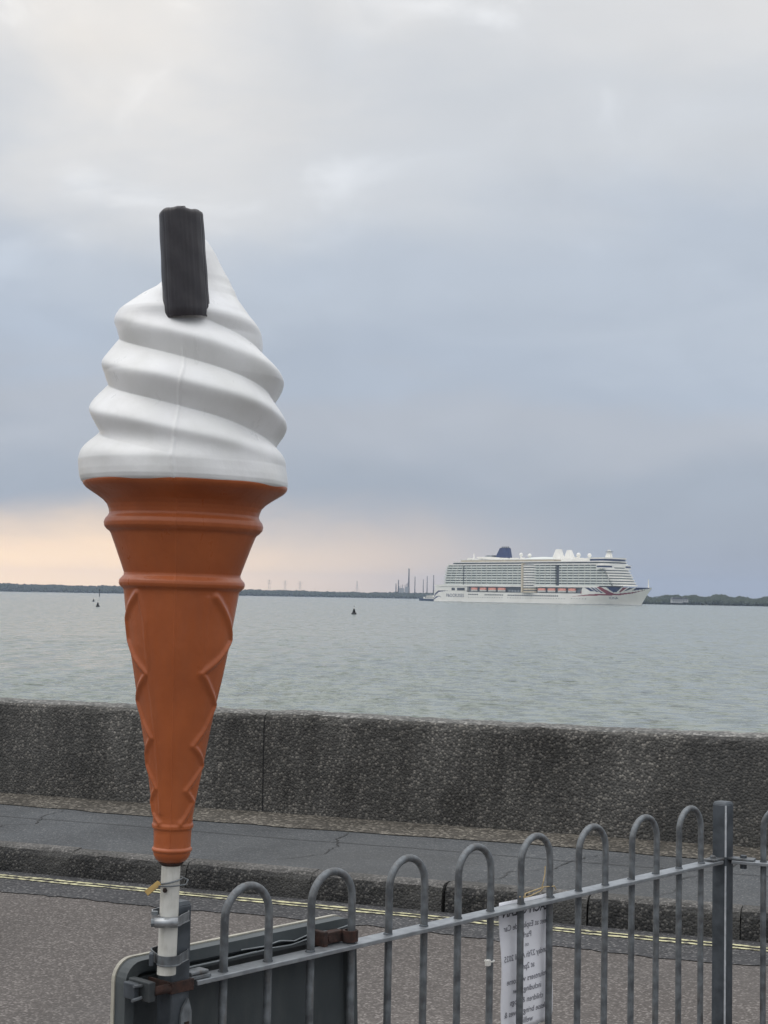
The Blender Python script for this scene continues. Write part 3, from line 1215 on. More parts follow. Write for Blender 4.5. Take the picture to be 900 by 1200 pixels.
# upper decks
MB().prism(footprint(-141, 118, 21.2, 4), ZT, ZT + 1.5).build('upper_deck', M_ship_white, ship)
MB().prism(footprint(-133, 117, 19.5, 4), ZT + 1.5, ZT + 3.2).build('upper_window_band', M_ship_dark, ship)
MB().prism(footprint(-131, 117.5, 20.6, 4), ZT + 3.2, ZT + 4.4).build('lido_deck', M_ship_white, ship)
MB().prism(footprint(-120, 40, 18.5, 0), ZT + 4.4, ZT + 6.2).build('lido_house', M_ship_cream, ship)
MB().prism(footprint(-122, 42, 19.5, 0), ZT + 6.2, ZT + 7.2).build('sun_deck', M_ship_white, ship)
# forward lounge and bridge
MB().prism(footprint(96, 117, 18.5, 5), ZT + 4.4, ZT + 6.6).build('lounge_window_band', M_ship_navy, ship)
MB().prism(footprint(94, 118, 19.2, 5), ZT + 6.6, ZT + 8.2).build('lounge_roof', M_ship_white, ship)
MB().prism(footprint(112, 119.5, 24.5, 5), ZT - 3.2, ZT - 1.2).build('bridge_windows', M_ship_navy, ship)
MB().prism(footprint(111.5, 120.2, 25.2, 5), ZT - 1.2, ZT - .1).build('bridge_roof', M_ship_white, ship)
MB().prism(footprint(111.5, 120, 25.0, 5), ZT - 4.6, ZT - 3.2).build('bridge_sill', M_ship_white, ship)
MB().prism(footprint(50, 96, 17.5, 0), ZT + 4.4, ZT + 6.6).build('forward_house', M_ship_white, ship)
# glass roof amidships
pts = []
m = MB()
for i, u in enumerate(np.linspace(-1, 1, 11)):
    x = 4 + 30 * u
    hgt = 4.5 * math.sqrt(max(0, 1 - u * u)) + .3
    for t in np.linspace(0, math.pi, 9):
        pts.append((x, -14 * math.cos(t), ZT + 5.5 + hgt * math.sin(t)))
m.add(pts, grid_faces(11, 9))
m.build('glass_roof', M_ship_deck, ship, smooth=True)
# funnel
fn = MB().prism([(-74, -5.5), (-53, -5.5), (-51.5, 0), (-53, 5.5), (-74, 5.5), (-75, 0)], ZT + 7.0, 67, pts2=[(-66.5, -3.6), (-54.5, -3.6), (-53.6, 0), (-54.5, 3.6), (-66.5, 3.6), (-67, 0)]).build('funnel', M_ship_navy, ship)
MB().prism([(-65.5, -3), (-55, -3), (-55, 3), (-65.5, 3)], 67, 67.6).build('funnel_cap', M_ship_dark, fn)
for q in range(4):
    MB().tube([(-65 + 3.4 * q, 0, 67), (-65.6 + 3.4 * q, 0, 69)], .7, 8).build('exhaust_pipe', M_ship_dark, fn)
MB().prism_y([(-101, ZT + 9.4), (-72, ZT + 7.2), (-48, ZT + 7.2), (-48, ZT + 8.6), (-76, ZT + 10.6), (-98, ZT + 10.8)], -11, 11).build('funnel_wing', M_ship_white, ship)
MB().prism_y([(-90, ZT + 10.8), (-76, ZT + 10.7), (-74, ZT + 12.8), (-84, ZT + 12.6)], -8, 8).build('funnel_fairing', M_ship_grey, ship)
MB().tube([(-116, 0, ZT + 4), (-116, 0, 61)], [1.1, .8], 8).build('aft_mast', M_ship_white, ship)
for x, y, r, zc in ((-27, -6, 2.3, 58.5), (-12.5, -6, 2.3, 57.5), (65, -4, 2.6, 57.4), (82, -4, 2.4, 56.8)):
    d = MB().lathe([(max(.05, r * math.cos(t)), zc + r * math.sin(t)) for t in np.linspace(-1.5, 1.57, 11)], 14, x, y).build('radar_dome', M_ship_white, ship, smooth=True)
    MB().tube([(x, y, ZT + 4), (x, y, zc - r * .8)], .9, 8).build('dome_post', M_ship_white, d)
for x0, x1, xt0, xt1, zt in ((22, 36, 27, 32.5, 64.5), (41, 53, 45, 48.5, 63.5)):
    MB().prism([(x0, -4.5), (x1, -4.5), (x1, 4.5), (x0, 4.5)], ZT + 6, zt, pts2=[(xt0, -2.5), (xt1, -2.5), (xt1, 2.5), (xt0, 2.5)]).build('vent_stack', M_ship_white, ship)
fm = MB().prism([(104, -2.5), (112, -2.5), (112, 2.5), (104, 2.5)], ZT + 8, 63, pts2=[(107.5, -1), (110, -1), (110, 1), (107.5, 1)]).build('radar_mast', M_ship_white, ship)
MB().box(105, 113, -.6, .6, 57.5, 58.3).build('radar_arm', M_ship_white, fm)
MB().box(106, 112, -3.4, 3.4, 60.4, 61.2).build('radar_arm', M_ship_grey, fm)
MB().tube([(167, 0, 19.5), (167, 0, 29.5)], [.8, .45], 8).build('bow_mast', M_ship_white, ship)
# crowded top-deck furniture: rails, screens, slides
tp = MB()
for i in range(70):
    x = random.uniform(-118, 92)
    y = random.uniform(-17, 12)
    w = random.uniform(1.5, 6)
    hh = random.uniform(.8, 2.6)
    z0 = ZT + (7.2 if x < 40 else 6.6)
    if -30 < x < 42 and abs(y) < 18:
        continue
    tp.box(x, x + w, y, y + random.uniform(1.5, 5), z0, z0 + hh)
tag(tp.build('deck_fitting', M_ship_white, ship), kind='stuff')

# wake and bow wave
fo = MB()
h50 = rad(-50)


def sloc(s, y):
    c, s_ = math.cos(h50), math.sin(h50)
    return (188.6 + s * c - y * s_, 1840 + s * s_ + y * c)


for i in range(260):
    s = random.uniform(-168, 160)
    y = -float(hb(min(s, 156), 0)) - abs(random.gauss(0, 3)) - .4
    if random.random() < .35:
        s, y = random.uniform(-420, -172), random.gauss(0, 13)
    x, yy = sloc(s, y)
    a = random.uniform(.8, 3.5)
    b = random.uniform(.5, 1.4)
    z = SZ + .25 + random.uniform(0, .12)
    pts = [(x + a * math.cos(t) * random.uniform(.6, 1.2), yy + b * math.sin(t) * random.uniform(.6, 1.2)) for t in np.linspace(0, 2 * math.pi, 8)[:-1]]
    fo.prism(pts, z - .2, z)
tag(fo.build('wake_foam', M_foam), 'white foam along the waterline and wake of the cruise ship', 'foam', kind='stuff')

# ------------------------------------------------------------------ small ferry behind the stern
fe = empty('ferry', (at(504, 2080), 2080, SZ), rad(168))
b = MB()
sec = []
for u in np.linspace(0, 1, 9):
    w = 4.2 * (1 - max(0, (u - .6) / .4) ** 2 * .95)
    sec.append((-13 + 26 * u, w, 3.0 + 1.4 * max(0, u - .6)))
vs = []
for x, w, zt in sec:
    vs += [(x, -w * .8, -1), (x, -w, zt), (x, w, zt), (x, w * .8, -1)]
fs = [(4 * i + j, 4 * i + 4 + j, 4 * i + 4 + (j + 1) % 4, 4 * i + (j + 1) % 4) for i in range(8) for j in range(4)] + [(0, 1, 2, 3), (35, 34, 33, 32)]
b.add(vs, fs).build('hull', M_ferry_blue, fe)
MB().prism([(-11, -3.8), (5, -3.8), (7, -2), (7, 2), (5, 3.8), (-11, 3.8)], 3, 5.6).build('main_cabin', M_ship_white, fe)
for q in range(7):
    MB().box(-10 + q * 2.1, -8.6 + q * 2.1, -3.9, 3.9, 4.0, 5.0).build('window', M_ship_dark, fe)
MB().prism([(-8, -3.2), (2, -3.2), (3, -2), (3, 2), (2, 3.2), (-8, 3.2)], 5.6, 8).build('wheelhouse', M_ship_white, fe)
MB().box(-6, 3.04, -3.25, 3.25, 6.4, 7.4).build('wheelhouse_window', M_ship_dark, fe)
MB().tube([(-3, 0, 8), (-3, 0, 12.5)], [.35, .2], 6).build('mast', M_ship_grey, fe)
MB().box(-9.5, -8, -.9, .9, 8, 9.8).build('funnel', M_ferry_blue, fe)
tag(fe, 'small blue and white ferry half hidden behind the ship stern', 'ferry')

# ------------------------------------------------------------------ fence with bow tops
FA = math.atan2(.7418, .6707)
FP = (-.278, 2.836, 0)          # first bar of the panel
PITCHF = .1123
RAILZ = .950
HTOP = 1.109


def hoop_mesh(pitch):
    r = pitch / 2
    zc = HTOP - .008 - r
    path = [(0, 0, .16), (0, 0, .55), (0, 0, .93), (0, 0, zc - .03)]
    path += [(r - r * math.cos(t), 0, zc + r * math.sin(t)) for t in np.linspace(0, math.pi, 17)]
    path += [(pitch, 0, zc - .03), (pitch, 0, .93), (pitch, 0, .55), (pitch, 0, .16)]
    return MB().tube(path, .0078, 14)


def fence(name, loc, rz, t0, t1, first, count, label):
    f = empty(name, loc, rz)
    # top rail of flat bar, slightly uneven
    MB().box(t0, t1, -.020, .020, RAILZ - .005, RAILZ + .004).build('top_rail', M_rail, f, bevel=.0015)
    MB().box(t0, t1, -.020, .020, .145, .155).build('bottom_rail', M_galv, f, bevel=.0015)
    src = None
    for i in range(count):
        if src is None:
            src = hoop_mesh(PITCHF).build('hoop', M_galv, f, smooth=True)
            o = src
        else:
            o = src.copy()
            COL.objects.link(o)
            o.parent = f
        o.location = (first + 2 * i * PITCHF, random.gauss(0, .0012), random.gauss(0, .0012))
        o.rotation_euler = (random.gauss(0, .003), random.gauss(0, .002), random.gauss(0, .015))
    # weld beads where bars pass through the rail
    wb = MB()
    for i in range(count * 2):
        x = first + i * PITCHF
        wb.lathe([(.0105, RAILZ + .003), (.0095, RAILZ + .006), (.0075, RAILZ + .008)], 10, x, 0)
    tag(wb.build('weld_bead', M_galv_dark, f), kind='stuff')
    tag(f, label, 'fence')
    return f


fence1 = fence('bow_top_fence', FP, FA, -.078, 1.765, 0, 8, 'galvanised bow-top fence panel running from the ice cream post')


def fpos(t, off=0, z=0):
    """fence frame: t along, off towards the road"""
    return (FP[0] + t * math.cos(FA) - off * math.sin(FA), FP[1] + t * math.sin(FA) + off * math.cos(FA), z)


def fence_post(loc, rz, top, label, worn=False):
    p = empty('fence_post', loc, rz)
    h_ = .0205
    MB().box(-h_, h_, -h_, h_, 0, top - .004).build('post_tube', M_galv_dark, p, bevel=.003)
    MB().prism([(-h_ * .96, -h_ * .96), (h_ * .96, -h_ * .96), (h_ * .96, h_ * .96), (-h_ * .96, h_ * .96)], top - .004, top + .002, pts2=[(-h_ * .8, -h_ * .8), (h_ * .8, -h_ * .8), (h_ * .8, h_ * .8), (-h_ * .8, h_ * .8)]).build('cap', M_galv_dark, p)
    return tag(p, label, 'post')


cp = fence_post(fpos(1.795), FA, 1.104, 'dark corner post with pale worn edge and painted highlight between two fence panels')
# worn arris facing the promenade, its highlight painted in as a pale strip
MB().tube([(-.0195, -.0195, .02), (-.0195, -.0195, RAILZ - .012)], .0024, 6).build('worn_edge_highlight', M_galv_pale, cp)
MB().tube([(-.0195, -.0195, RAILZ + .012), (-.0195, -.0195, 1.098)], .0024, 6).build('worn_edge_highlight', M_galv_pale, cp)
# fixing lugs
for (x0, x1, y0, y1) in ((-.075, -.0205, -.017, .017),):
    MB().box(x0, x1, y0, y1, RAILZ + .005, RAILZ + .010).build('fixing_lug', M_galv, cp, bevel=.001)
    MB().lathe([(.008, RAILZ + .010), (.008, RAILZ + .016), (.005, RAILZ + .018)], 6, -.052, 0).build('bolt', M_galv, cp)

f2loc = fpos(1.795)
F2A = rad(-24)
fence2 = fence('bow_top_fence', f2loc, F2A, .027, 2.4, .108, 10, 'galvanised bow-top fence panel turning off beyond the corner post')
MB().box(.016, .085, -.017, .017, RAILZ + .005, RAILZ + .010).build('fixing_lug', M_galv, fence2, bevel=.001)
MB().lathe([(.009, RAILZ - .018), (.009, RAILZ - .006)], 6, .055, 0).build('bolt', M_galv_dark, fence2)
MB().lathe([(.009, RAILZ + .010), (.009, RAILZ + .017)], 6, .055, 0).build('bolt', M_galv_dark, fence2)

ep = fence_post(fpos(-.117), FA, 1.095, 'dark end post carrying the pole of the ice cream')
MB().box(.0205, .075, -.016, .016, RAILZ + .005, RAILZ + .011).build('fixing_lug', M_galv, ep, bevel=.001)
MB().box(.03, .072, -.013, .013, RAILZ + .012, RAILZ + .018).build('fixing_lug', M_galv, ep, bevel=.002)
# slotted lug below the pole
sl_ = MB()
sl_.box(-.034, -.021, -.036, -.018, .60, .905)
o = MB().prism_y([(-.012, .60), (.012, .60), (.012, .905), (.004, .93), (-.008, .915), (-.012, .90)], -.005, 0).build('slotted_lug', M_galv, ep)
o.location = (.009, -.022, 0)
MB().prism_y([(-.005, .862), (.005, .862), (.005, .89), (-.005, .89)], -.0065, -.005).build('slot', M_rust, o)

# ------------------------------------------------------------------ sign board seen from the back
bd = empty('sign_board', fpos(.12, .062), FA)
BX0, BX1, BZ0, BZ1 = -.312, .276, .36, .992


def rrect(x0, x1, z0, z1, r, n=7, skew=0.0):
    pts = []
    for cx, cz, a0 in ((x1 - r, z1 - r, 0), (x0 + r, z1 - r, 90), (x0 + r, z0 + r, 180), (x1 - r, z0 + r, 270)):
        for t in np.linspace(a0, a0 + 90, n):
            x = cx + r * math.cos(rad(t))
            z = cz + r * math.sin(rad(t))
            pts.append((x + (skew * (z1 - z) if x > (x0 + x1) / 2 else 0), z))
    return pts


def ring(outer, inner, y0, y1):
    n = len(outer)
    vs = [(x, y0, z) for x, z in outer] + [(x, y0, z) for x, z in inner] + [(x, y1, z) for x, z in inner] + [(x, y1, z) for x, z in outer]
    fs = []
    for i in range(n):
        j = (i + 1) % n
        for a in range(4):
            b_ = (a + 1) % 4
            fs.append((a * n + i, b_ * n + i, b_ * n + j, a * n + j))
    return MB().add(vs, fs)


out = rrect(BX0, BX1, BZ0, BZ1, .036, skew=.05)
inn = rrect(BX0 + .020, BX1 - .020, BZ0 + .020, BZ1 - .020, .022, skew=.05)
out2 = rrect(BX0 - .0025, BX1 + .0025, BZ0 - .0025, BZ1 + .0025, .038, skew=.05)
inn2 = rrect(BX0 + .004, BX1 - .004, BZ0 + .004, BZ1 - .004, .034, skew=.05)
ring(out, inn, -.022, .006).build('frame', M_board, bd)
ring(out2, inn2, .006, .014).build('rim', M_board_rim, bd)
n = len(inn)
MB().add([(x, -.004, z) for x, z in inn] + [(x, .003, z) for x, z in inn], [tuple(range(n)), tuple(range(n, 2 * n))[::-1]]).build('back_panel', M_board, bd)
for z in (.945, .50):
    c = MB()
    c.box(BX0 + .03, BX1 - .024, -.024, -.004, z - .018, z - .012)
    c.box(BX0 + .03, BX1 - .024, -.024, -.004, z + .012, z + .018)
    c.box(BX0 + .03, BX1 - .024, -.010, -.004, z - .012, z + .012)
    c.build('channel', M_board_dark, bd)
for pth in ([(-.04, .972), (.02, .968), (.06, .974), (.10, .971), (.15, .978), (.21, .975), (.27, .979)], [(-.06, .965), (0, .962), (.04, .966), (.09, .9635), (.16, .969)]):
    P = [(x, -.0235, z + random.gauss(0, .0012)) for x, z in pth]
    MB().tube(P, .0012, 5).build('sealant_line', M_scratch, bd)
MB().tube([(-.19, -.0235, .9625), (-.1, -.0235, .9625), (.0, -.0235, .9645)], .0016, 5).build('sealant_line', M_scratch, bd)
tag(bd, 'grey back of a round-cornered sign board clamped behind the fence', 'sign')


def clamp(t, label, z):
    c = empty('clamp', fpos(t, 0, z), FA)
    # strap round the bar or post plus a jaw into the channel
    ring_pts = [(.016 * math.cos(a), .016 * math.sin(a)) for a in np.linspace(0, 2 * math.pi, 15)[:-1]]
    inn_ = [(x * .72, y * .72) for x, y in ring_pts]
    n = len(ring_pts)
    vs = [(x, y, -.011) for x, y in ring_pts] + [(x, y, -.011) for x, y in inn_] + [(x, y, .011) for x, y in inn_] + [(x, y, .011) for x, y in ring_pts]
    fs = [(a * n + i, ((a + 1) % 4) * n + i, ((a + 1) % 4) * n + (i + 1) % n, a * n + (i + 1) % n) for i in range(n) for a in range(4)]
    m = MB().add(vs, fs)
    m.build('strap', M_rust, c)
    MB().box(-.062, -.008, .010, .030, -.011, .011).build('jaw', M_rust, c, bevel=.002)
    MB().box(-.068, -.056, .006, .045, -.015, .015).build('jaw_plate', M_rust, c, bevel=.002)
    MB().tube([(-.05, .006, 0), (-.05, .042, 0)], .005, 8).build('bolt', M_rust, c)
    return tag(c, label, 'clamp', 'rusty clamps holding the sign board')


clamp(3 * PITCHF, 'rusty steel clamp on a fence bar at the sign board end', RAILZ + .018)
c2 = empty('clamp', fpos(-.117, 0, .952), FA)
MB().box(-.026, .026, -.026, -.0215, -.010, .010).build('strap', M_rust, c2, bevel=.001)
MB().box(-.026, -.0215, -.0214, .04, -.010, .010).build('strap', M_rust, c2, bevel=.001)
MB().box(.0215, .026, -.0214, .04, -.010, .010).build('strap', M_rust, c2, bevel=.001)
MB().tube([(-.060, -.018, 0), (-.022, -.018, 0)], .008, 12).build('bolt_sleeve', M_rust, c2, smooth=True)
MB().box(-.072, -.058, -.022, .036, -.017, .017).build('jaw_plate', M_board_dark, c2, bevel=.002)
MB().box(-.088, -.076, .0, .03, -.014, .014).build('jaw_plate', M_galv_dark, c2, bevel=.002)
MB().tube([(-.095, -.004, -.012), (-.074, -.004, -.010)], .003, 6).build('bolt', M_galv, c2)
MB().tube([(-.092, -.004, .012), (-.074, -.004, .010)], .003, 6).build('bolt', M_galv, c2)
tag(c2, 'rusty clamp on the end post below the white pole', 'clamp', 'rusty clamps holding the sign board')

# ------------------------------------------------------------------ paper notice behind the bars, printed on the road side
PX0, PX1, PZ0, PZ1 = .842, 1.040, .668, .961


def paper_y(u, v):
    """sheet curves away at the free edges; u,v in 0..1"""
    return .0165 + .010 * (1 - v) * (u - .45) + .004 * math.sin(u * 5 + 1) * (1 - v * .6) + .0025 * math.sin(v * 9 + u * 3) + .012 * max(0, u - .85) ** 2 * 20 * (1 - v)


def sheet(name, x0, x1, z0, z1, doff, parent, flare=.0):
    nu, nv = 22, 26
    vs = []
    for j in range(nv):
        for i in range(nu):
            u, v = i / (nu - 1), j / (nv - 1)
            x = x0 + (x1 - x0) * u + flare * (1 - v) ** 1.3 * u + .012 * (1 - v) * (1 - u)
            vs.append((x, paper_y(u, v) + doff, z0 + (z1 - z0) * v))
    o = MB().add(vs, grid_faces(nv, nu)).build(name, M_paper, parent, smooth=True)
    so_ = o.modifiers.new('solid', 'SOLIDIFY')
    so_.thickness = .0004
    return o


pn = empty('paper_notice', fpos(0, 0), FA)
sheet('sheet', PX0, PX1, PZ0, PZ1, 0, pn, .004)
sheet('sheet', PX0 + .012, PX1 + .004, PZ0 + .004, PZ1 - .01, .007, pn, .026)
lines = [('BEACH CLEAN', .030, .926, .0006), ('Meet at Esplanade Car', .0185, .894, .0002), ('Park', .0185, .871, .0002), ('on', .014, .851, 0),
         ('Sunday 27th April 2025', .0185, .827, .0002), ('at 2pm', .0185, .802, .0002), ('volunteers welcome', .0185, .775, .0002), ('including new', .0185, .752, .0002),
         ('children & dogs', .0185, .727, .0002), ('please bring gloves &', .0185, .702, .0002), ('wellies', .0185, .680, .0002)]
for body, size, z, bold in lines:
    me = text_mesh(body, size, bold)
    wmax = max(abs(v.co.x) for v in me.vertices)
    sc_ = min(1, .088 / wmax)
    cxm = (PX0 + PX1) / 2 + .004
    for v in me.vertices:
        x = cxm - v.co.x * sc_           # read from the road side, so reversed from here
        zc = z + v.co.y
        vv = (zc - PZ0) / (PZ1 - PZ0)
        uu = (x - PX0 - .012 * (1 - vv)) / (PX1 - PX0 - .008 * (1 - vv))
        v.co = (x, paper_y(uu, vv) - .0008, zc)
    finish('printed_line', me, M_ink_bold if size > .02 else M_ink, pn)
tag(pn, 'white paper notice with show-through print hung behind the fence bars', 'notice')

# twine
tw = empty('twine', fpos(0, 0), FA)
MB().tube([(8 * PITCHF - .012, -.004, RAILZ + .022), (8 * PITCHF, -.0105, RAILZ + .0225), (8 * PITCHF + .02, .004, RAILZ + .024), (8 * PITCHF + .06, .012, RAILZ + .024),
           (9 * PITCHF - .02, .004, RAILZ + .03), (9 * PITCHF, -.0105, RAILZ + .031), (9 * PITCHF + .012, -.006, RAILZ + .022)], .0014, 6).build('loop', M_twine, tw)
MB().tube([(8 * PITCHF - .005, -.011, RAILZ + .02), (8 * PITCHF + .04, .003, RAILZ + .017), (9 * PITCHF - .03, .006, RAILZ + .022), (9 * PITCHF - .028, .0, RAILZ + .03)], .0013, 6).build('loop', M_twine, tw)
MB().tube([(9 * PITCHF - .032, .002, RAILZ + .029), (9 * PITCHF - .034, -.004, RAILZ + .045), (9 * PITCHF - .026, -.002, RAILZ + .06), (9 * PITCHF - .022, 0, RAILZ + .078)], .0013, 6).build('loose_end', M_twine, tw)
tag(tw, 'pale twine knotted round two fence bars above the notice', 'twine')

# cable tie on a bar
ct = empty('cable_tie', fpos(7 * PITCHF, 0, .846), FA)
rp = [(.0098 * math.cos(a), .0098 * math.sin(a), 0) for a in np.linspace(0, 2 * math.pi, 19)]
MB().tube(rp, .0022, 6).build('strap', M_tie, ct, smooth=True)
MB().box(-.021, -.010, -.012, -.003, -.007, .006).build('head', M_tie, ct, bevel=.001)
tag(ct, 'white plastic cable tie round a single fence bar', 'cable tie')

# ------------------------------------------------------------------ the big ice cream cone
PXM = .001494                 # metres per unit of the measured profile
CONE_LOC = Vector((-.3590, 2.700, 1.1711))
tilt = math.atan((.0085) / .6466)
cone_root = empty('ice_cream_cone', CONE_LOC, rot=(0, tilt, rad(7.5)))
tag(cone_root, 'giant white whipped ice cream cone with chocolate flake on a pole', 'ice cream')
NT = 560
TH = np.linspace(0, 2 * np.pi, NT, endpoint=False)


def zl(y):
    return (1010.0 - np.asarray(y, float)) * PXM


def smooth01(x, a, b):
    t = np.clip((x - a) / (b - a), 0, 1)
    return t * t * (3 - 2 * t)


# azimuth az: 0 = towards the promenade (front), +90 = right, so x = r sin(az), y = -r cos(az)
AZ = np.linspace(-np.pi, np.pi, NT, endpoint=False)


def body(name, ys, radius, offx, m):
    Yg, Ag = np.meshgrid(ys, AZ, indexing='ij')
    R = radius(Yg, Ag) * PXM
    X = R * np.sin(Ag) + offx(Yg) * PXM
    Y = -R * np.cos(Ag)
    Z = zl(Yg)
    me = np_mesh(name, np.stack([X, Y, Z], -1).reshape(-1, 3), grid_faces(len(ys), NT, True))
    return finish(name, me, m, cone_root, smooth=True)


def seam(Ag, w=.012):
    d = np.abs(np.angle(np.exp(1j * (Ag - rad(-6)))))
    d2 = np.abs(np.angle(np.exp(1j * (Ag - rad(174)))))
    return np.exp(-(d / w) ** 2) + np.exp(-(d2 / w) ** 2)


# swirl
ENV = np.array([(572.5, 115), (571, 118.5), (568.5, 120.8), (564, 122), (557, 122), (545, 121), (520, 120), (500, 119), (472, 117), (442, 111.5), (418, 102), (400, 96), (388, 90), (376, 85), (367, 79),
                (358, 68), (350, 60), (343, 53), (337, 46.5), (330, 41), (323, 37), (308, 29), (292, 21.5), (283, 16.5), (277, 12.5), (272, 8.5), (268, 4), (266, .3)])[::-1]
OFF = np.array([(572, 0), (545, -4), (500, -1), (472, 0), (442, 3.5), (418, 0), (388, -5), (367, -9), (346, -4), (337, 1.5), (323, 4.5), (292, 3.5), (277, 1.5), (266, 0)])[::-1]


def swirl_r(Yg, Ag):
    raw = np.interp(Yg, ENV[:, 0], ENV[:, 1])
    smo = sum(np.interp(Yg + d, ENV[:, 0], ENV[:, 1]) * w for d, w in ((-8, .1), (-4, .24), (0, .32), (4, .24), (8, .1)))
    k = smooth01(Yg, 280, 292) * (1 - smooth01(Yg, 548, 560))
    env = raw * (1 - k) + smo * k
    u = (Ag + np.pi / 2) / (2 * np.pi)             # 0 on the left, .25 front, .5 right
    u = u % 1.0
    drop = np.where(u < .5, 140 * u, 70 + (u - .5) * 196)
    ph = (Yg - 482 - drop) / 56.0
    fr = ph - np.round(ph)
    d = 2 * np.abs(fr)                              # 0 on the ridge, 1 in the groove
    d = np.sqrt(d * d + .045) - .13                 # ridge slightly rounded
    g = 1 - np.where(d > .86, .86 + .14 * np.tanh((d - .86) / .14), d)
    amp = .18 * smooth01(Yg, 366, 392) * (1 - smooth01(Yg, 510, 548))
    r = env * (1 - amp * (1 - g))
    # the last fold curls off the shoulder
    r = r * (1 + .03 * np.sin(3 * Ag + Yg * .03) * smooth01(Yg, 300, 330) * (1 - smooth01(Yg, 350, 372)))
    r = r * (1 + .006 * np.sin(5 * Ag + .05 * Yg) + .004 * np.sin(9 * Ag - .09 * Yg))
    sm = seam(Ag, .016) * smooth01(Yg, 405, 425)
    r = r + sm * 1.2 * (1 + .25 * np.sin(Yg * .31) * np.sin(Yg * .17))
    return r


ys_s = np.concatenate([np.linspace(573, 560, 14), np.linspace(559, 340, 260)[0:], np.linspace(339, 266, 60)])
body('swirl', ys_s, swirl_r, lambda y: np.interp(y, OFF[:, 0], OFF[:, 1]), M_swirl)

# cone
PROF = np.array([(1010, 6), (1009.6, 10), (1008.5, 14), (1006, 17.3), (1003, 19.6), (1000, 21), (996.5, 21.8), (995.6, 22.8), (993.8, 23.4), (992, 22.8), (991, 21.5), (986, 21.4), (974, 21.8),
                 (971, 22.2), (968.5, 23.8), (965.5, 24), (962.5, 22.9), (956, 23.2), (945, 24.8), (930, 27), (902, 31.7), (870, 37.2), (826, 45.2), (790, 52.2), (758, 58.2), (725, 63), (698, 66.8),
                 (694, 67.5), (692, 69), (689.5, 72.2), (686, 73.6), (682.5, 73.2), (679.5, 70.6), (677, 68.3), (674, 68), (660, 73), (640, 80.3), (629, 84.5), (626.5, 86), (624, 89.5), (620.5, 92.4), (616, 93.2),
                 (611.5, 91.6), (608, 88.6), (605, 87.4), (600, 88.4), (595, 90.5), (590, 95), (585, 102), (580, 110), (576, 116), (572.5, 119), (569.5, 120), (567.5, 119)])[::-1]


def axis_px(y):
    return 218 - (y - 572) * 16.5 / 433


def to_az(pts):
    q = []
    for x, y in pts:
        r = np.interp(y, PROF[:, 0], PROF[:, 1])
        q.append((math.asin(max(-.985, min(.985, (x - axis_px(y)) / r))), y))
    return q


zig_r = to_az([(252, 700), (262, 716), (268, 734), (270, 750), (255, 772), (236, 788), (246, 808), (251, 826), (240, 852), (226, 872), (235, 886), (237, 896), (227, 912), (218, 924), (226, 938), (218, 954), (212, 962)])
zig_l = to_az([(163, 698), (155, 712), (151, 728), (151, 752), (160, 772), (174, 790), (165, 808), (162, 822), (170, 846), (179, 864), (173, 882), (174, 896), (179, 910), (184, 922), (179, 938), (181, 952), (188, 962)])
ver_l = to_az([(165, 700), (172, 730), (176, 790), (185, 870), (189, 950)])
ver_r = to_az([(243, 702), (240, 740), (235, 786)])
RIDGES = [(zig_r, 3.4, 4.3), (zig_l, 3.4, 4.3), (ver_l, 1.8, 3.4), (ver_r, 1.0, 3.4)]
# mirrored round the sides so that the lattice closes into lozenges
RIDGES += [([(math.pi - a, y) for a, y in zig_r], 3.4, 4.3), ([(-math.pi - a, y) for a, y in zig_l], 3.4, 4.3)]


def cone_r(Yg, Ag):
    r = np.interp(Yg, PROF[:, 0], PROF[:, 1])
    add = np.zeros_like(r)
    sel = (Yg > 693) & (Yg < 966)
    ysel, asel, rsel = Yg[sel], Ag[sel], r[sel]
    acc = np.zeros(ysel.shape)
    for pts, hgt, w in RIDGES:
        dmin = np.full(ysel.shape, 1e9)
        for (a0, y0), (a1, y1) in zip(pts[:-1], pts[1:]):
            rm = np.interp((y0 + y1) / 2, PROF[:, 0], PROF[:, 1])
            px, py = np.angle(np.exp(1j * (asel - a0))) * rm, ysel - y0
            dx, dy = (a1 - a0) * rm, y1 - y0
            t = np.clip((px * dx + py * dy) / (dx * dx + dy * dy), 0, 1)
            dmin = np.minimum(dmin, np.hypot(px - t * dx, py - t * dy))
        ww = w * (.55 + .45 * np.clip(rsel / 66, 0, 1))
        acc = np.maximum(acc, hgt * (.5 + .5 * np.clip(rsel / 66, 0, 1)) * np.exp(-(dmin / ww) ** 2))
    add[sel] = acc
    add += seam(Ag, .014) * .8 * (Yg < 990)
    return r + add + .25 * np.sin(7 * Ag + Yg * .06)


ys_c = np.concatenate([np.linspace(567.5, 700, 150), np.linspace(701, 960, 190), np.linspace(961, 1010, 70)])
body('cone', ys_c, cone_r, lambda y: 0 * y, M_cone)
MB().lathe([(.001, zl(571)), (.165, zl(571)), (.166, zl(570)), (.001, zl(569.5))], 40).build('rim_plate', M_cone, cone_root)

# flake: a log of folded chocolate, set in the front of the swirl


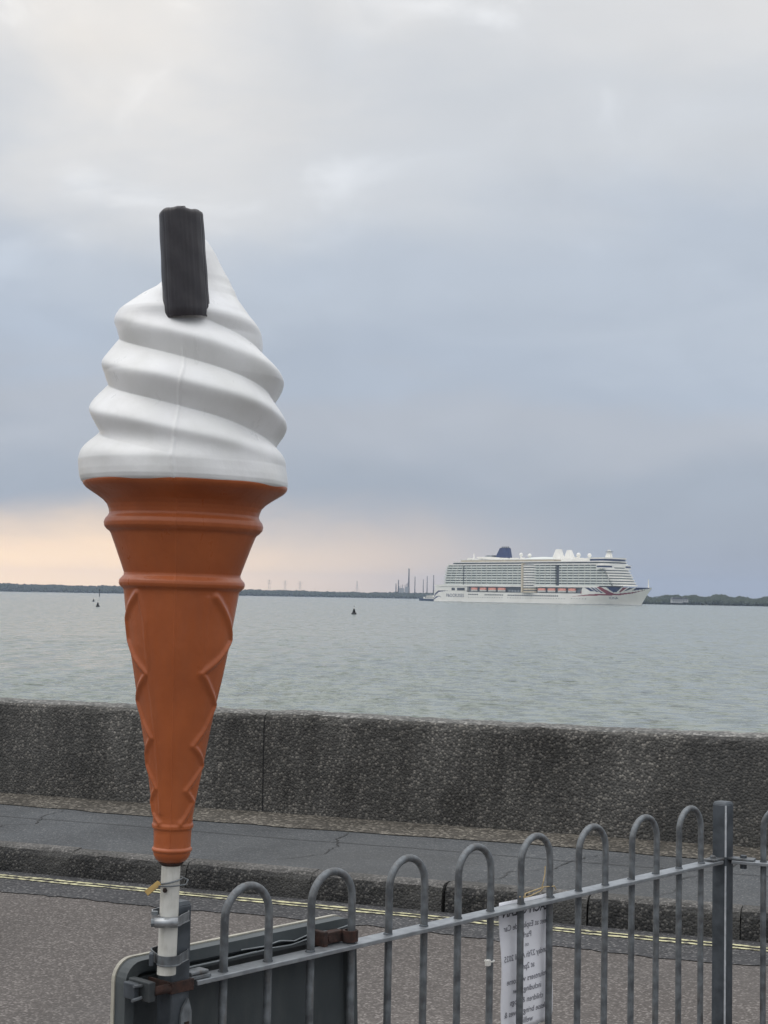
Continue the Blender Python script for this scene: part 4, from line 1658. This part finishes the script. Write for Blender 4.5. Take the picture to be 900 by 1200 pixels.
def make_flake():
    n = 140
    rows = np.concatenate([[0, .004, .010], np.linspace(.016, .200, 60), [.2045, .207, .208, .2085]])
    A = np.linspace(0, 2 * np.pi, n, endpoint=False)
    rf = np.random.default_rng(5)
    flute = np.zeros(n)
    for k in range(9, 44):
        flute += rf.normal(0, 1) * np.sin(k * A + rf.uniform(0, 6.28)) / (k ** .35)
    flute = flute / np.abs(flute).max()
    flute = np.where(flute < -.25, flute * 1.6, flute * .5)
    V = []
    for z in rows:
        r = .0375 + .0022 * (1 - z / .2085)
        f = 1.0
        if z > .2:
            f = [1, .975, .9, .55, .02][min(4, int(np.searchsorted([.2001, .2046, .2071, .2081, .209], z)))]
        if z < .012:
            f = .94 + z * 5
        wob = flute * np.clip(1 + .25 * np.sin(z * 40 + 3 * A), .3, 1.5)
        rr = (r * (1 + .020 * wob)) * f + .0003 * np.sin(z * 90 + A * 4)
        zz_ = np.full(n, z)
        if z > .19:
            zz_ = z + .0016 * np.sin(3 * A + 1) + .0012 * np.sin(7 * A) - .002 * (np.cos(A - .6))
        V.append(np.stack([rr * np.cos(A), rr * np.sin(A), zz_], -1))
    V = np.concatenate(V)
    F = grid_faces(len(rows), n, True)
    me = np_mesh('flake', V, F)
    return finish('flake', me, M_flake, cone_root, smooth=True)


fl = make_flake()
fl.location = ((219.8 - 225.7) * PXM, -.100, zl(383))
fl.scale = (1.0, 1.0, .885)
fl.rotation_euler = (rad(2.0), rad(-5.4), 0)
MB().tube([(-.012, -.006, .2088), (-.004, -.012, .2115), (.002, -.018, .2112), (.006, -.030, .209), (.001, -.036, .208)], [.001, .0022, .0024, .002, .001], 8).build('chocolate_fold', M_flake, fl, smooth=True)
# collar of whipped plastic round the foot of the flake
cv = MB()
cp_ = []
for t in np.linspace(0, 2 * math.pi, 33):
    cp_.append((.0405 * math.cos(t), .0405 * math.sin(t), .0245 + .003 * math.sin(2 * t + 1) + .0016 * math.sin(7 * t)))

# pole and its fixings
PB = -.190
MB().tube([(0, 0, .03), (-.0005, 0, -.06), (-.0012, 0, PB)], .0164, 24).build('pole', M_pole, cone_root, smooth=True).modifiers.new('e', 'EDGE_SPLIT')
MB().lathe([(.0165, -.004), (.0215, 0), (.0215, .004), (.012, .006)], 24).build('bottom_washer', M_rust, cone_root)
wl = [(.021 * math.cos(a), .021 * math.sin(a), -.030 + .005 * math.cos(a)) for a in np.linspace(0, 2 * math.pi, 21)]
MB().tube(wl + [(.03, -.012, -.027), (.026, -.024, -.033), (0, -.0235, -.036), (-.02, -.022, -.036)], .0016, 6).build('wire_loop', M_galv, cone_root, smooth=True)
tg = MB().prism([(-.014, -.005), (.014, -.005), (.016, 0), (.014, .005), (-.014, .005)], -.0015, .0015).build('tag', M_tag, cone_root, bevel=.0005)
tg.location = (-.030, -.020, -.040)
tg.rotation_euler = (rad(65), rad(-38), rad(10))
MB().lathe([(.004, 0), (.004, .006), (.002, .008)], 8).xf(Matrix.Rotation(rad(90), 4, 'X')).build('grub_screw', M_rust, cone_root).location = (-.009, -.0138, -.044)

# steel bands round pole and post


def band(z, m, label, clasp=False):
    b = empty('steel_band', (CONE_LOC.x, CONE_LOC.y, z), rad(7.5))
    # oval loop enclosing pole (at origin) and post behind it
    path = [(.0185 * math.cos(a), .0185 * math.sin(a)) for a in np.linspace(math.pi, 2 * math.pi, 15)]
    path += [(.031, .030), (.032, .046), (.004, .086), (-.004, .086), (-.030, .050), (-.029, .034)]
    n = len(path)
    hh = .0085
    vs = [(x, y, -hh) for x, y in path] + [(x * 1.07, y * 1.03 - .001, -hh) for x, y in path] + [(x * 1.07, y * 1.03 - .001, hh) for x, y in path] + [(x, y, hh) for x, y in path]
    fs = [(a * n + i, ((a + 1) % 4) * n + i, ((a + 1) % 4) * n + (i + 1) % n, a * n + (i + 1) % n) for i in range(n) for a in range(4)]
    MB().add(vs, fs).build('strap', m, b)
    MB().tube([(x * 1.09, y * 1.04 - .0012, -hh + .001) for x, y in path[:16]], .0013, 6).build('strap_edge', M_galv, b)
    if clasp:
        MB().tube([(-.026, -.0235, .0005), (.014, -.0235, .0005)], .0088, 12).build('clasp_screw', M_band, b, smooth=True)
        MB().tube([(-.032, -.0235, .0005), (-.026, -.0235, .0005)], .007, 8).build('screw_head', M_galv, b)
        MB().lathe([(.006, .010), (.006, .016)], 8, -.026, -.004).build('screw_head', M_galv, b)
    else:
        MB().box(-.034, -.026, -.006, .012, -.011, .011).build('clasp_screw', M_galv_dark, b, bevel=.002)
    tag(b, label, 'steel band', 'bands holding the pole to the post')


band(1.073, M_band, 'bright steel band with screw clasp, the upper one on the pole', True)
band(1.006, M_galv, 'dull grey steel band, the lower one near the pole end')

# ------------------------------------------------------------------ haze over the water
hz = MB().box(-9800, 9800, -400, 9500, SZ - 6.5, 130).build('haze', [])
hz.data.materials.clear()
hm = bpy.data.materials.new('haze_air')
hm.use_nodes = True
t = hm.node_tree
t.nodes.clear()
ov = t.nodes.new('ShaderNodeOutputMaterial')
pvn = t.nodes.new('ShaderNodeVolumePrincipled')
pvn.inputs['Color'].default_value = (.62, .75, .98, 1)
pvn.inputs['Density'].default_value = 7.5e-5
pvn.inputs['Anisotropy'].default_value = .1
t.links.new(pvn.outputs[0], ov.inputs['Volume'])
hz.data.materials.append(hm)
tag(hz, kind='stuff')
hz['label'] = 'pale blue haze over the water'
hz['category'] = 'haze'
